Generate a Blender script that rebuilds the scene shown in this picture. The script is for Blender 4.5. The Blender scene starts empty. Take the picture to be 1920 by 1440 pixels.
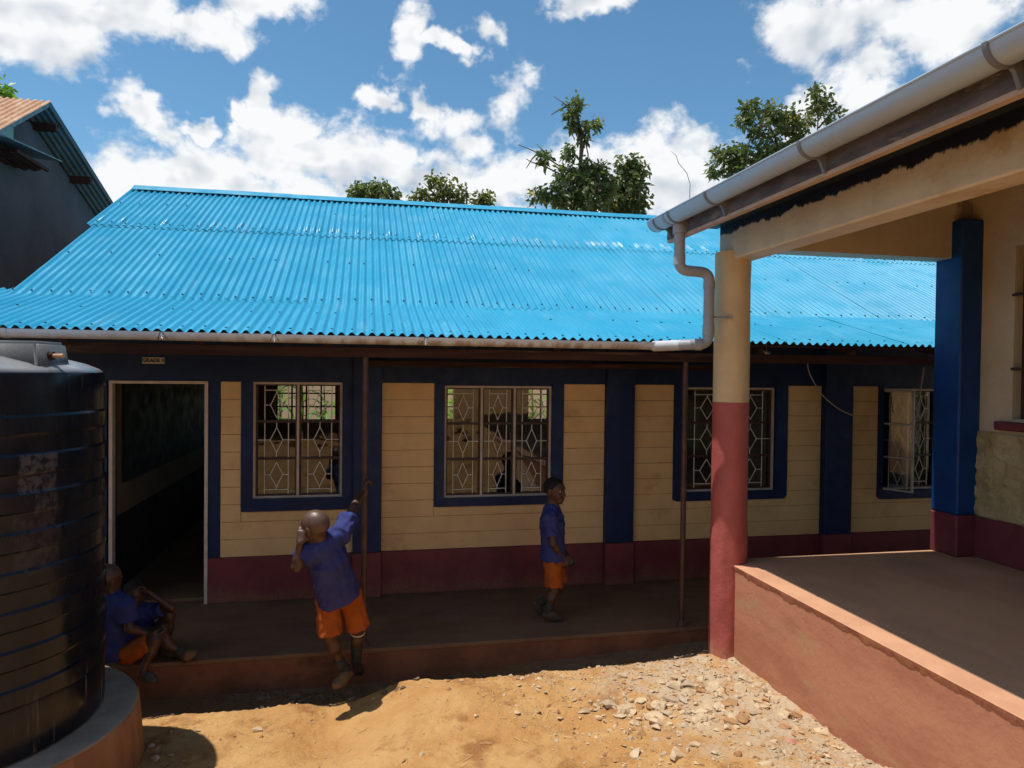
import bpy, bmesh, math, random
import numpy as np
from mathutils import Vector, Matrix

R_ = random.Random(7)
NR = np.random.default_rng(11)
sc = bpy.context.scene
col = sc.collection

# ------------------------------------------------------------------ camera
FPX, YAW, PITCH, ROLL, CAMZ = 1328.0, .2027, -.01647, .01088, 2.2
cy, sy = math.cos(YAW), math.sin(YAW)
_F = Vector((sy*math.cos(PITCH), cy*math.cos(PITCH), math.sin(PITCH)))
_R = Vector((cy, -sy, 0)); _U = _R.cross(_F)
_c, _s = math.cos(ROLL), math.sin(ROLL)
_R, _U = _c*_R+_s*_U, -_s*_R+_c*_U
CAM = Vector((0, 0, CAMZ))
cd = bpy.data.cameras.new('camera'); cam = bpy.data.objects.new('camera', cd); col.objects.link(cam)
cam.matrix_world = Matrix(((_R.x, _U.x, -_F.x, 0), (_R.y, _U.y, -_F.y, 0), (_R.z, _U.z, -_F.z, CAMZ), (0, 0, 0, 1)))
cd.sensor_width = 36; cd.lens = FPX/1920*36; cd.clip_start = .05; cd.clip_end = 3000
sc.camera = cam

def ray(x, y): return _F + _R*((x-960)/FPX) - _U*((y-720)/FPX)
def PY(x, y, Y):
    d = ray(x, y); return CAM + d*(Y/d.y)
def PXp(x, y, X):
    d = ray(x, y); return CAM + d*(X/d.x)
def PZ(x, y, Z):
    d = ray(x, y); return CAM + d*((Z-CAMZ)/d.z)

# ------------------------------------------------------------------ exposure, sun, sky
sc.view_settings.view_transform = 'Standard'; sc.view_settings.look = 'None'
sc.view_settings.exposure = .12; sc.view_settings.gamma = 1; sc.view_settings.use_curve_mapping = False
SUN = Vector((-.292, .06, 1)).normalized()
sd = bpy.data.lights.new('sun', 'SUN'); sd.energy = 4.6; sd.angle = math.radians(.53); sd.color = (1, .955, .88)
so = bpy.data.objects.new('sun', sd); col.objects.link(so); so.rotation_euler = SUN.to_track_quat('Z', 'Y').to_euler()
so.location = (-3, 2, 12)

class NT:
    """small helper to wire shader nodes"""
    def __init__(s, tree): s.t = tree; s.n = tree.nodes; s.l = tree.links
    def add(s, typ, **kw):
        n = s.n.new(typ)
        for k, v in kw.items(): setattr(n, k, v)
        return n
    def put(s, sock, v):
        if isinstance(v, bpy.types.NodeSocket): s.l.new(v, sock)
        elif v is not None: sock.default_value = v
    def math(s, op, a, b=None, c=None, clamp=False):
        n = s.add('ShaderNodeMath', operation=op, use_clamp=clamp); s.put(n.inputs[0], a)
        if b is not None: s.put(n.inputs[1], b)
        if c is not None: s.put(n.inputs[2], c)
        return n.outputs[0]
    def vec(s, op, a, b=None):
        n = s.add('ShaderNodeVectorMath', operation=op); s.put(n.inputs[0], a)
        if b is not None: s.put(n.inputs[1], b)
        return n.outputs['Value'] if op in ('LENGTH', 'DISTANCE', 'DOT_PRODUCT') else n.outputs[0]
    def noise(s, v, scale, detail=5, rough=.55, dist=0, out=0):
        n = s.add('ShaderNodeTexNoise'); s.put(n.inputs['Vector'], v)
        n.inputs['Scale'].default_value = scale; n.inputs['Detail'].default_value = detail
        n.inputs['Roughness'].default_value = rough; n.inputs['Distortion'].default_value = dist
        return n.outputs[out]
    def rng(s, v, a, b, c=0., d=1., smooth=True):
        n = s.add('ShaderNodeMapRange'); n.interpolation_type = 'SMOOTHSTEP' if smooth else 'LINEAR'
        s.put(n.inputs[0], v)
        for i, q in enumerate((a, b, c, d)): s.put(n.inputs[i+1], q)
        return n.outputs[0]
    def mix(s, f, a, b, mode='MIX'):
        n = s.add('ShaderNodeMix', data_type='RGBA', blend_type=mode); s.put(n.inputs[0], f)
        s.put(n.inputs[6], a if isinstance(a, bpy.types.NodeSocket) else (*a[:3], 1)); s.put(n.inputs[7], b if isinstance(b, bpy.types.NodeSocket) else (*b[:3], 1))
        return n.outputs[2]
    def xyz(s, v):
        n = s.add('ShaderNodeSeparateXYZ'); s.put(n.inputs[0], v); return n.outputs
    def comb(s, x, y, z):
        n = s.add('ShaderNodeCombineXYZ'); s.put(n.inputs[0], x); s.put(n.inputs[1], y); s.put(n.inputs[2], z); return n.outputs[0]

world = bpy.data.worlds.new('World'); sc.world = world; world.use_nodes = True
def build_world():
    t = NT(world.node_tree); t.n.clear()
    sky = t.add('ShaderNodeTexSky', sky_type='NISHITA'); sky.sun_disc = False
    sky.sun_elevation = math.asin(SUN.z); sky.sun_rotation = math.atan2(SUN.x, SUN.y)
    sky.altitude = 1200; sky.air_density = 1.0; sky.dust_density = .5; sky.ozone_density = .9
    d = t.add('ShaderNodeTexCoord').outputs['Generated']
    x, y, z = t.xyz(d)
    u = t.math('ARCTAN2', x, y); v = t.math('ARCSINE', z)
    uv = t.comb(u, v, 0)
    wob = t.vec('MULTIPLY', t.vec('SUBTRACT', t.noise(d, 11, 4, .6, 0, 1), (.5, .5, .5)), (.16, .11, 0)); uv = t.vec('ADD', uv, wob)
    # cumulus heaps: (x, y, rx, ry) of the photograph turned into bearing and elevation
    heaps = [(30, 36, 180, 74), (235, 25, 100, 60), (395, 50, 72, 38), (480, 8, 100, 48), (765, 68, 56, 64), (895, 74, 48, 38),
             (825, 92, 48, 22), (1115, 14, 84, 36), (1550, 62, 145, 80), (1740, 34, 165, 84), (1620, 150, 90, 40), (1600, 190, 62, 24), (1500, 225, 60, 40),
             (278, 214, 62, 40), (375, 240, 38, 24), (330, 340, 190, 80), (215, 345, 110, 90), (530, 275, 105, 92), (492, 200, 40, 52),
             (650, 315, 130, 92), (738, 300, 66, 58), (830, 360, 190, 62), (945, 212, 84, 62), (850, 240, 80, 46), (800, 205, 36, 34),
             (880, 290, 90, 50), (960, 345, 130, 72), (715, 186, 44, 24), (1225, 300, 112, 84), (1285, 345, 120, 92), (1130, 340, 130, 80), (455, 225, 26, 24),
             (700, 400, 600, 46), (1450, 330, 130, 70), (1800, 420, 300, 120), (-150, 330, 250, 110), (2100, 150, 200, 100)]
    D = None
    for (px, py, rx, ry) in heaps:
        c = ray(px, py).normalized(); cu, cv = math.atan2(c.x, c.y), math.asin(c.z)
        k = (1/(rx*.84/FPX), 1/(ry*.93/FPX), 0)
        e = t.vec('LENGTH', t.vec('MULTIPLY', t.vec('SUBTRACT', uv, (cu, cv, 0)), k))
        if D is None: D = e
        else:
            n = t.add('ShaderNodeMath', operation='SMOOTH_MIN'); t.put(n.inputs[0], D); t.put(n.inputs[1], e); n.inputs[2].default_value = .22; D = n.outputs[0]
    q = t.vec('MULTIPLY', d, (1, 1, 1.35))
    n0 = t.noise(q, 10, 7, .60, .2)
    n1 = t.noise(q, 30, 6, .66, .3)
    nlo = t.noise(q, 10, 3, .55, .2); nup = t.noise(t.vec('ADD', q, (-.018, .0, .030)), 10, 3, .55, .2)
    # the rest of the sky carries the same scattered cumulus
    low = t.noise(t.vec('MULTIPLY', d, (1, 1, 1.8)), 2.6, 3, .5)
    gen = t.rng(low, .46, .64, 1.75, .35)
    du = t.math('ABSOLUTE', t.math('SUBTRACT', u, YAW))
    m = t.math('MULTIPLY', t.rng(du, .70, .95, 1, 0), t.rng(v, .58, .8, 1, 0))
    D = t.math('ADD', t.math('MULTIPLY', D, m), t.math('MULTIPLY', gen, t.math('SUBTRACT', 1, m)))
    D = t.math('ADD', D, t.math('MULTIPLY', t.math('SUBTRACT', n0, .5), -2.3))
    D = t.math('ADD', D, t.math('MULTIPLY', t.math('SUBTRACT', n1, .5), -1.05))
    a = t.rng(D, 1.20, .52)
    a = t.math('MULTIPLY', a, t.rng(v, -.02, .05))
    thick = t.rng(D, .70, -.45)
    relief = t.math('MULTIPLY', t.math('SUBTRACT', nlo, nup), 4.4)
    sh = t.math('ADD', t.math('SUBTRACT', .95, t.math('MULTIPLY', thick, .26)), relief, clamp=True)
    cc = t.mix(sh, (.52, .585, .67), (.97, .985, 1.0))
    cc = t.mix(t.rng(v, .25, .0, 0, .25), cc, (.80, .86, .93))
    b1 = t.add('ShaderNodeBackground'); t.put(b1.inputs[0], t.mix(1.0, sky.outputs[0], (.76, 1.11, 1.15), 'MULTIPLY')); b1.inputs[1].default_value = .112
    b2 = t.add('ShaderNodeBackground'); t.put(b2.inputs[0], cc); b2.inputs[1].default_value = .90
    mx = t.add('ShaderNodeMixShader'); t.put(mx.inputs[0], a); t.l.new(b1.outputs[0], mx.inputs[1]); t.l.new(b2.outputs[0], mx.inputs[2])
    o = t.add('ShaderNodeOutputWorld'); t.l.new(mx.outputs[0], o.inputs[0])
build_world()
world.cycles.sampling_method = 'MANUAL'; world.cycles.sample_map_resolution = 512
sc.cycles.max_bounces = 8; sc.cycles.diffuse_bounces = 4; sc.cycles.glossy_bounces = 3; sc.cycles.transmission_bounces = 2; sc.cycles.transparent_max_bounces = 14; sc.cycles.caustics_reflective = False; sc.cycles.caustics_refractive = False

# ------------------------------------------------------------------ materials
def mat(name, c1, c2=None, scale=5, rough=.8, bump=.15, bscale=60, spec=.3, c3=None, s3=1.5, stretch=(1, 1, 1), metal=0, lo=.38, hi=.66, t3=(.56, .7), bdist=.01):
    m = bpy.data.materials.new(name); m.use_nodes = True
    t = NT(m.node_tree); b = m.node_tree.nodes['Principled BSDF']
    pos = t.add('ShaderNodeNewGeometry').outputs['Position']
    p = t.vec('MULTIPLY', pos, stretch)
    colr = None
    if c2 is None: c2 = tuple(x*.8 for x in c1)
    f = t.rng(t.noise(p, scale, 7, .62), lo, hi)
    colr = t.mix(f, c1, c2)
    if c3 is not None:
        colr = t.mix(t.rng(t.noise(t.vec('ADD', p, (7.3, 2.1, 5.5)), s3, 8, .65), t3[0], t3[1]), colr, c3)
    t.l.new(colr, b.inputs['Base Color'])
    r = t.rng(t.noise(p, scale*2.3, 4), .3, .7, max(rough-.12, .05), min(rough+.1, 1))
    t.l.new(r, b.inputs['Roughness'])
    b.inputs['Specular IOR Level'].default_value = spec; b.inputs['Metallic'].default_value = metal
    if bump:
        bn = t.add('ShaderNodeBump'); bn.inputs['Strength'].default_value = bump; bn.inputs['Distance'].default_value = bdist
        t.put(bn.inputs['Height'], t.noise(pos, bscale, 8, .65)); t.l.new(bn.outputs[0], b.inputs['Normal'])
    m['_pos'] = 1
    return m

M = {}
M['blue'] = mat('navy_wall_paint', (.0035, .020, .088), (.003, .015, .068), 4, .55, .3, 35, .35, (.010, .034, .115), 3, t3=(.58, .72))
M['pillarblue'] = mat('blue_pillar_paint', (.004, .048, .20), (.004, .038, .165), 4, .5, .2, 40, .35)
M['cream'] = mat('ochre_board_paint', (.76, .515, .255), (.68, .45, .215), 3.5, .62, .22, 55, .3, (.54, .345, .165), 2.2)
M['creamB'] = mat('cream_plaster_paint', (.58, .47, .33), (.51, .41, .28), 3.2, .7, .45, 30, .25, (.50, .36, .22), 2.0)
M['maroon'] = mat('maroon_skirting_paint', (.19, .040, .050), (.15, .032, .040), 4, .55, .25, 40, .35)
def splash(m, z0, z1, colr, amt):
    t = NT(m.node_tree); b = t.n['Principled BSDF']; base = b.inputs['Base Color'].links[0].from_socket
    pos = t.add('ShaderNodeNewGeometry').outputs['Position']; x, y, z = t.xyz(pos)
    e = t.math('ADD', z, t.math('MULTIPLY', t.math('SUBTRACT', t.noise(t.vec('MULTIPLY', pos, (1, 1, .6)), 7, 8, .7), .5), .5))
    f = t.math('MULTIPLY', t.rng(e, z1, z0), t.rng(t.noise(pos, 40, 5, .7), .35, .6, .35, 1))
    t.l.new(t.mix(t.math('MULTIPLY', f, amt), base, colr), b.inputs['Base Color'])
splash(M['maroon'], -.02, .20, (.26, .13, .075), .75)
M['white_frame'] = mat('worn_frame_paint', (.62, .52, .46), (.48, .40, .36), 9, .55, .1, 80)
M['brown_bar'] = mat('brown_glazing_bar', (.075, .040, .034), (.05, .028, .024), 8, .5, .1, 80)
M['grille'] = mat('grille_paint', (.82, .77, .71), (.70, .65, .59), 20, .5, 0)
M['timber'] = mat('dark_roof_timber', (.040, .020, .018), (.065, .034, .028), 6, .8, .5, 50, .2, (.14, .09, .075), 3, (.25, 4, 4))
M['pole'] = mat('brown_steel_pole', (.085, .040, .030), (.055, .028, .022), 8, .45, .15, 60, .4, (.14, .075, .05), 5)
M['cement'] = mat('veranda_screed', (.22, .120, .066), (.17, .092, .052), 2.6, .75, .3, 40, .25, (.20, .14, .10), 1.4, (.6, 1, 1))
M['plinth'] = mat('earth_stained_plinth', (.26, .110, .060), (.17, .075, .042), 3, .9, .6, 30, .15, (.10, .055, .036), 2.0)
M['wallB'] = mat('brown_washed_plaster', (.50, .225, .135), (.40, .168, .098), 2.0, .8, .5, 22, .2, (.42, .28, .14), 1.3, (1, .7, 2.2))
M['capB'] = mat('pink_plaster_cap', (.56, .30, .18), (.48, .245, .145), 3, .75, .4, 35, .2)
M['floorB'] = mat('dark_cement_floor', (.56, .315, .195), (.45, .25, .152), 1.5, .6, .2, 40, .25, (.60, .41, .29), 1.1, (1, .45, 1))
M['pink'] = mat('salmon_column_paint', (.43, .105, .090), (.37, .088, .078), 3.5, .55, .55, 26, .35)
M['roughcast'] = mat('rough_yellow_render', (.64, .50, .27), (.48, .35, .17), 5, .9, 1.0, 14, .1, (.66, .57, .38), 2.5, bdist=.06)
M['pvcd'] = mat('dark_grey_pvc', (.19, .195, .215), (.16, .165, .18), 6, .45, .05, 60, .4)
M['pvc'] = mat('grey_pvc', (.31, .32, .36), (.27, .28, .315), 6, .45, .05, 60, .4)
splash(M['pink'], -.15, .12, (.55, .34, .20), .6)
M['pvcB'] = mat('grey_gutter_pvc', (.36, .44, .55), (.34, .42, .53), .6, .36, .0, 40, .8)
M['pvc_sunlit'] = mat('sunlit_grey_pvc', (.52, .53, .56), (.46, .47, .50), 6, .45, .05, 60, .4)  # same grey pipe, with the sun on it painted in as a paler tone
M['fascia'] = mat('stained_fascia', (.145, .13, .145), (.085, .075, .085), 3.0, .85, .4, 40, .15, (.36, .28, .24), 2.5, (2, 1, 4))
M['soffit'] = mat('pale_board_edge', (.50, .38, .30), (.40, .30, .23), 5, .8, .3, 40)
M['conc'] = mat('tank_base_render', (.40, .205, .100), (.30, .140, .070), 2.4, .9, .5, 26, .15, (.22, .12, .07), 2.2, (3, 3, .7))
M['conctop'] = mat('tank_base_top', (.34, .265, .195), (.25, .195, .145), 5, .85, .5, 30, .2, (.40, .36, .32), 4)
M['wallC'] = mat('grey_render', (.115, .130, .150), (.095, .105, .120), 2.2, .9, .6, 26, .1)
M['rust'] = mat('rusted_iron', (.46, .25, .14), (.60, .40, .26), 6, .75, .3, 40, .3, (.32, .13, .06), 3)
M['ironC'] = mat('blue_grey_iron', (.10, .22, .27), (.08, .17, .21), 5, .5, .1, 40, .4)
M['turq'] = mat('turquoise_board', (.30, .50, .42), (.26, .42, .34), 6, .7)
M['skin'] = mat('brown_skin', (.080, .036, .022), (.062, .028, .017), 12, .48, .05, 200, .45)
M['scalp'] = mat('shaved_scalp', (.105, .058, .040), (.085, .047, .033), 30, .42, .1, 240, .5)
M['hair'] = mat('black_hair', (.010, .008, .007), (.016, .012, .010), 60, .75, .6, 200, .3)
M['shirt'] = mat('blue_school_shirt', (.040, .048, .180), (.032, .038, .145), 8, .8, .3, 120, .15, (.048, .056, .205), 6)
M['shorts'] = mat('orange_school_shorts', (.37, .092, .018), (.30, .072, .014), 8, .85, .3, 140, .1)
M['sock'] = mat('grey_sock', (.055, .055, .052), (.04, .04, .038), 20, .9, .4, 150, .1)
M['sockband'] = mat('pale_sock_band', (.60, .52, .40), None, 20, .9, .2)
M['shoe'] = mat('dusty_black_shoe', (.040, .034, .030), (.075, .060, .048), 18, .6, .2, 90, .35)
M['sandal'] = mat('tan_sole', (.20, .115, .055), (.15, .085, .04), 14, .8, .3, 80)
M['white'] = mat('white_paint', (.52, .46, .45), (.44, .39, .38), 8, .5, .05)
M['eye'] = mat('eye_white', (.55, .50, .46), None, 8, .3, 0)
M['desk'] = mat('school_desk_timber', (.16, .095, .05), (.11, .065, .035), 4, .6, .3, 50)
M['int'] = mat('dim_classroom_plaster', (.30, .22, .15), (.24, .18, .12), 3, .8, .2)
M['intdark'] = mat('dado_paint', (.030, .022, .030), None, 3, .7, .2)
M['board'] = mat('chalkboard_paint', (.012, .016, .022), (.018, .024, .030), 3, .6, .1)
M['bark'] = mat('grey_brown_bark', (.13, .095, .070), (.085, .062, .046), 8, .9, .8, 30, .1, None, 1, (1, 1, .3))
M['cable'] = mat('pale_cable', (.50, .47, .43), None, 8, .5, 0)
M['nail'] = mat('roof_screw', (.02, .06, .09), (.03, .04, .05), 9, .5, 0)
M['stain'] = mat('soot_stain', (.10, .07, .06), (.16, .11, .09), 7, .9, .3)

def leafmat(name, c1, c2, tr=.35):
    m = bpy.data.materials.new(name); m.use_nodes = True; t = NT(m.node_tree); t.n.clear()
    g = t.add('ShaderNodeNewGeometry')
    f = t.math('ADD', t.math('MULTIPLY', g.outputs['Random Per Island'], .7), t.math('MULTIPLY', t.noise(g.outputs['Position'], 2.2, 3), .4))
    c = t.mix(t.rng(f, .2, .9, smooth=False), c1, c2)
    d = t.add('ShaderNodeBsdfPrincipled'); t.l.new(c, d.inputs['Base Color']); d.inputs['Roughness'].default_value = .45; d.inputs['Specular IOR Level'].default_value = .4
    tl = t.add('ShaderNodeBsdfTranslucent'); t.l.new(t.mix(1.0, c, (1.0, 1.15, .45), 'MULTIPLY'), tl.inputs[0])
    mx = t.add('ShaderNodeMixShader'); mx.inputs[0].default_value = tr; t.l.new(d.outputs[0], mx.inputs[1]); t.l.new(tl.outputs[0], mx.inputs[2])
    o = t.add('ShaderNodeOutputMaterial'); t.l.new(mx.outputs[0], o.inputs[0]); return m
M['leaf'] = leafmat('tree_leaf', (.075, .11, .042), (.19, .225, .09), .45)
M['leafy'] = leafmat('yellow_tree_leaf', (.075, .11, .03), (.20, .21, .06), .45)
M['flower'] = leafmat('yellow_blossom', (.62, .42, .03), (.75, .55, .05), .2)
M['pod'] = leafmat('dry_pod', (.12, .045, .03), (.20, .09, .05), .1)
M['maize'] = leafmat('broad_green_leaf', (.13, .28, .045), (.30, .48, .10), .5)

def glassmat():
    m = bpy.data.materials.new('window_glass'); m.use_nodes = True; t = NT(m.node_tree); t.n.clear()
    pos = t.add('ShaderNodeNewGeometry').outputs['Position']
    tr = t.add('ShaderNodeBsdfTransparent'); t.put(tr.inputs[0], (.84, .86, .86, 1))
    gl = t.add('ShaderNodeBsdfGlossy'); gl.inputs['Roughness'].default_value = .015; t.put(gl.inputs[0], (.95, .95, .95, 1))
    bn = t.add('ShaderNodeBump'); bn.inputs['Strength'].default_value = .02; bn.inputs['Distance'].default_value = .02
    t.put(bn.inputs['Height'], t.noise(pos, 5, 2)); t.l.new(bn.outputs[0], gl.inputs['Normal'])
    fr = t.add('ShaderNodeFresnel'); fr.inputs[0].default_value = 1.5
    f = t.math('MULTIPLY', fr.outputs[0], 1.05, clamp=True)
    mx = t.add('ShaderNodeMixShader'); t.put(mx.inputs[0], f); t.l.new(tr.outputs[0], mx.inputs[1]); t.l.new(gl.outputs[0], mx.inputs[2])
    du = t.add('ShaderNodeBsdfDiffuse'); t.put(du.inputs[0], (.35, .28, .2, 1))
    mx2 = t.add('ShaderNodeMixShader'); t.put(mx2.inputs[0], t.rng(t.noise(pos, 3, 6), .45, .8, .002, .025)); t.l.new(mx.outputs[0], mx2.inputs[1]); t.l.new(du.outputs[0], mx2.inputs[2])
    o = t.add('ShaderNodeOutputMaterial'); t.l.new(mx2.outputs[0], o.inputs[0]); return m
M['glass'] = glassmat()

def roofmat():
    m = mat('blue_painted_iron', (.019, .285, .462), (.024, .315, .50), 1.3, .40, .04, 14, .5, (.045, .33, .50), 5, (1, 1, 1), 0, .35, .7, (.60, .74))
    t = NT(m.node_tree); b = m.node_tree.nodes['Principled BSDF']
    pos = t.add('ShaderNodeNewGeometry').outputs['Position']
    base = b.inputs['Base Color'].links[0].from_socket
    oi = t.add('ShaderNodeObjectInfo')
    base = t.mix(t.math('MULTIPLY', oi.outputs['Random'], .22), base, (.010, .205, .37))
    # dust and scuffs lying on the sheets
    st = t.rng(t.noise(t.vec('MULTIPLY', pos, (1.6, .35, .35)), 3.2, 9, .7), .55, .78)
    base = t.mix(t.math('MULTIPLY', st, .42), base, (.22, .42, .54))
    sp = t.rng(t.noise(pos, 24, 6, .7), .66, .74)
    base = t.mix(t.math('MULTIPLY', sp, .4), base, (.20, .32, .38))
    t.l.new(base, b.inputs['Base Color']); return m
M['roof'] = roofmat()

def gutterA():
    m = mat('stained_white_gutter', (.54, .61, .70), (.46, .52, .60), 5, .32, .03, 50, .6)
    t = NT(m.node_tree); b = m.node_tree.nodes['Principled BSDF']
    pos = t.add('ShaderNodeNewGeometry').outputs['Position']; x, y, z = t.xyz(pos)
    base = b.inputs['Base Color'].links[0].from_socket
    k = t.noise(t.comb(t.math('MULTIPLY', x, 6.6), 0, t.math('MULTIPLY', z, 1.5)), 1.6, 4, .5)
    low = t.rng(z, 2.448, 2.424)
    xs = t.rng(x, -1.6, .2, .25, 1)
    f = t.math('MULTIPLY', t.math('MULTIPLY', t.rng(k, .42, .60), low), xs)
    base = t.mix(t.math('MULTIPLY', f, .68), base, (.22, .115, .06))
    base = t.mix(t.math('MULTIPLY', t.rng(z, 2.425, 2.404), t.math('MULTIPLY', t.rng(t.noise(pos, 3, 5), .35, .65), .35)), base, (.30, .17, .10))
    t.l.new(base, b.inputs['Base Color']); return m
M['gutterA'] = gutterA()

def beammat():
    m = mat('beam_paint', (.66, .57, .44), (.58, .50, .38), 3.2, .7, .45, 30, .25, (.50, .36, .22), 2.0)
    t = NT(m.node_tree); b = m.node_tree.nodes['Principled BSDF']
    pos = t.add('ShaderNodeNewGeometry').outputs['Position']; x, y, z = t.xyz(pos)
    base = b.inputs['Base Color'].links[0].from_socket
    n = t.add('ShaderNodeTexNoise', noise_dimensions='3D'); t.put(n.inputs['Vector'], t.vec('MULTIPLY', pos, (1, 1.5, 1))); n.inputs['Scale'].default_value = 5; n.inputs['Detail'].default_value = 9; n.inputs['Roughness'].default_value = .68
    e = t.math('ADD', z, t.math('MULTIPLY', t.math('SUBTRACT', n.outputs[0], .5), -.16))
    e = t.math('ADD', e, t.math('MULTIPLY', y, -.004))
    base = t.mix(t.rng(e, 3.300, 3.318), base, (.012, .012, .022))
    t.l.new(base, b.inputs['Base Color']); return m
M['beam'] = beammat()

def tankmat():
    m = mat('black_polyethylene', (.006, .009, .016), (.010, .013, .021), 3, .24, .04, 30, .28, (.016, .018, .022), 2.5, (1, 1, .25), t3=(.55, .75))
    t = NT(m.node_tree); b = m.node_tree.nodes['Principled BSDF']
    pos = t.add('ShaderNodeNewGeometry').outputs['Position']; x, y, z = t.xyz(pos)
    base = b.inputs['Base Color'].links[0].from_socket
    a = t.math('ARCTAN2', t.math('SUBTRACT', y, TANK[1]), t.math('SUBTRACT', x, TANK[0]))
    p = t.comb(t.math('MULTIPLY', a, TANK[2]), 0, z)
    # lime streaks under the lid and splashes at the foot
    s = t.rng(t.noise(t.vec('MULTIPLY', p, (9, 1, .5)), 2.2, 5, .6), .60, .72)
    s = t.math('MULTIPLY', s, t.math('ADD', t.rng(z, 1.75, 2.1, 0, .45), t.rng(z, .62, .25, 0, .75)))
    base = t.mix(s, base, (.34, .29, .25))
    # rest of a worn label: blotchy pale print
    def lab(a0, z0, w, h, k):
        ax = t.math('DIVIDE', t.math('ABSOLUTE', t.math('SUBTRACT', a, a0)), w); az = t.math('DIVIDE', t.math('ABSOLUTE', t.math('SUBTRACT', z, z0)), h)
        e = t.math('MULTIPLY', t.rng(ax, 1.05, .9), t.rng(az, 1.05, .85))
        return t.math('MULTIPLY', e, t.math('MULTIPLY', t.rng(t.noise(p, 22, 6, .7), .42, .56), k))
    l = t.math('MAXIMUM', lab(LABA, 1.705, .13, .055, .20), lab(LABA, 1.60, .13, .045, .17))
    l = t.math('MAXIMUM', l, lab(LABA+.05, 1.50, .08, .05, .12)); l = t.math('MAXIMUM', l, lab(LABA, 1.30, .16, .16, .06))
    base = t.mix(l, base, (.30, .29, .31))
    base = t.mix(t.math('MULTIPLY', t.rng(z, 2.165, 2.20), t.rng(t.noise(pos, 5, 6), .3, .6, .55, .95)), base, (.26, .26, .26))  # sun glare on the dome painted in as pale grey
    # dust settled over the lower body
    dz = t.math('MULTIPLY', t.rng(z, .6, .2, 0, .30), t.rng(t.noise(p, 3, 6), .4, .65)); base = t.mix(dz, base, (.10, .062, .036))
    t.l.new(base, b.inputs['Base Color']); return m
TANK = (-2.30, 4.47, .785)
LABA = -.58

# ------------------------------------------------------------------ mesh helpers
class MB:
    def __init__(s): s.v = []; s.f = []
    def add(s, vs, fs):
        o = len(s.v); s.v += [tuple(p) for p in vs]; s.f += [tuple(i+o for i in f) for f in fs]; return s
    def box(s, x0, x1, y0, y1, z0, z1, bev=0):
        if bev:
            b = min(bev, (x1-x0)*.45, (y1-y0)*.45, (z1-z0)*.45); bm = bmesh.new()
            bmesh.ops.create_cube(bm, size=1)
            for q in bm.verts: q.co = Vector(((x0+x1)/2+q.co.x*(x1-x0), (y0+y1)/2+q.co.y*(y1-y0), (z0+z1)/2+q.co.z*(z1-z0)))
            bmesh.ops.bevel(bm, geom=bm.edges[:], offset=b, segments=1, affect='EDGES')
            bm.verts.index_update(); s.add([q.co[:] for q in bm.verts], [[q.index for q in f.verts] for f in bm.faces]); bm.free(); return s
        return s.add([(x, y, z) for x in (x0, x1) for y in (y0, y1) for z in (z0, z1)],
                     [(0, 1, 3, 2), (4, 6, 7, 5), (0, 4, 5, 1), (2, 3, 7, 6), (0, 2, 6, 4), (1, 5, 7, 3)])
    def tube(s, pts, r, n=8, cap=True):
        pts = [Vector(p) for p in pts]; rs = r if isinstance(r, (list, tuple)) else [r]*len(pts)
        base = len(s.v); up = Vector((.13, .27, .95)); prev = None
        for i, p in enumerate(pts):
            d = (pts[min(i+1, len(pts)-1)]-pts[max(i-1, 0)]).normalized()
            if prev is None:
                a = d.cross(up);
                if a.length < .05: a = d.cross(Vector((1, 0, 0)))
            else: a = prev-d*prev.dot(d)
            a.normalize(); prev = a; b = d.cross(a)
            for k in range(n):
                w = 2*math.pi*k/n; s.v.append(tuple(p+(a*math.cos(w)+b*math.sin(w))*rs[i]))
        for i in range(len(pts)-1):
            for k in range(n):
                q = base+i*n; s.f.append((q+k, q+(k+1) % n, q+n+(k+1) % n, q+n+k))
        if cap: s.f.append(tuple(base+k for k in range(n))[::-1]); s.f.append(tuple(base+(len(pts)-1)*n+k for k in range(n)))
        return s
    def lathe(s, prof, c, n=64, close=True):
        base = len(s.v)
        for (r, z) in prof:
            for k in range(n):
                w = 2*math.pi*k/n; s.v.append((c[0]+r*math.cos(w), c[1]+r*math.sin(w), z))
        for i in range(len(prof)-1):
            for k in range(n):
                q = base+i*n; s.f.append((q+k, q+(k+1) % n, q+n+(k+1) % n, q+n+k))
        if close: s.f.append(tuple(base+k for k in range(n))[::-1]); s.f.append(tuple(base+(len(prof)-1)*n+k for k in range(n)))
        return s
    def prism(s, poly, d0, d1, axis='y'):
        """polygon of (a, b) points extruded between d0 and d1 along axis"""
        n = len(poly); mk = {'y': lambda a, b, d: (a, d, b), 'x': lambda a, b, d: (d, a, b), 'z': lambda a, b, d: (a, b, d)}[axis]
        return s.add([mk(a, b, d0) for a, b in poly]+[mk(a, b, d1) for a, b in poly],
                     [tuple(range(n)), tuple(range(2*n-1, n-1, -1))]+[(i, n+i, n+(i+1) % n, (i+1) % n) for i in range(n)])
    def mesh(s, name):
        m = bpy.data.meshes.new(name); m.from_pydata(s.v, [], s.f); m.validate(); m.update()
        bm = bmesh.new(); bm.from_mesh(m); bmesh.ops.recalc_face_normals(bm, faces=bm.faces); bm.to_mesh(m); bm.free(); return m

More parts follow.
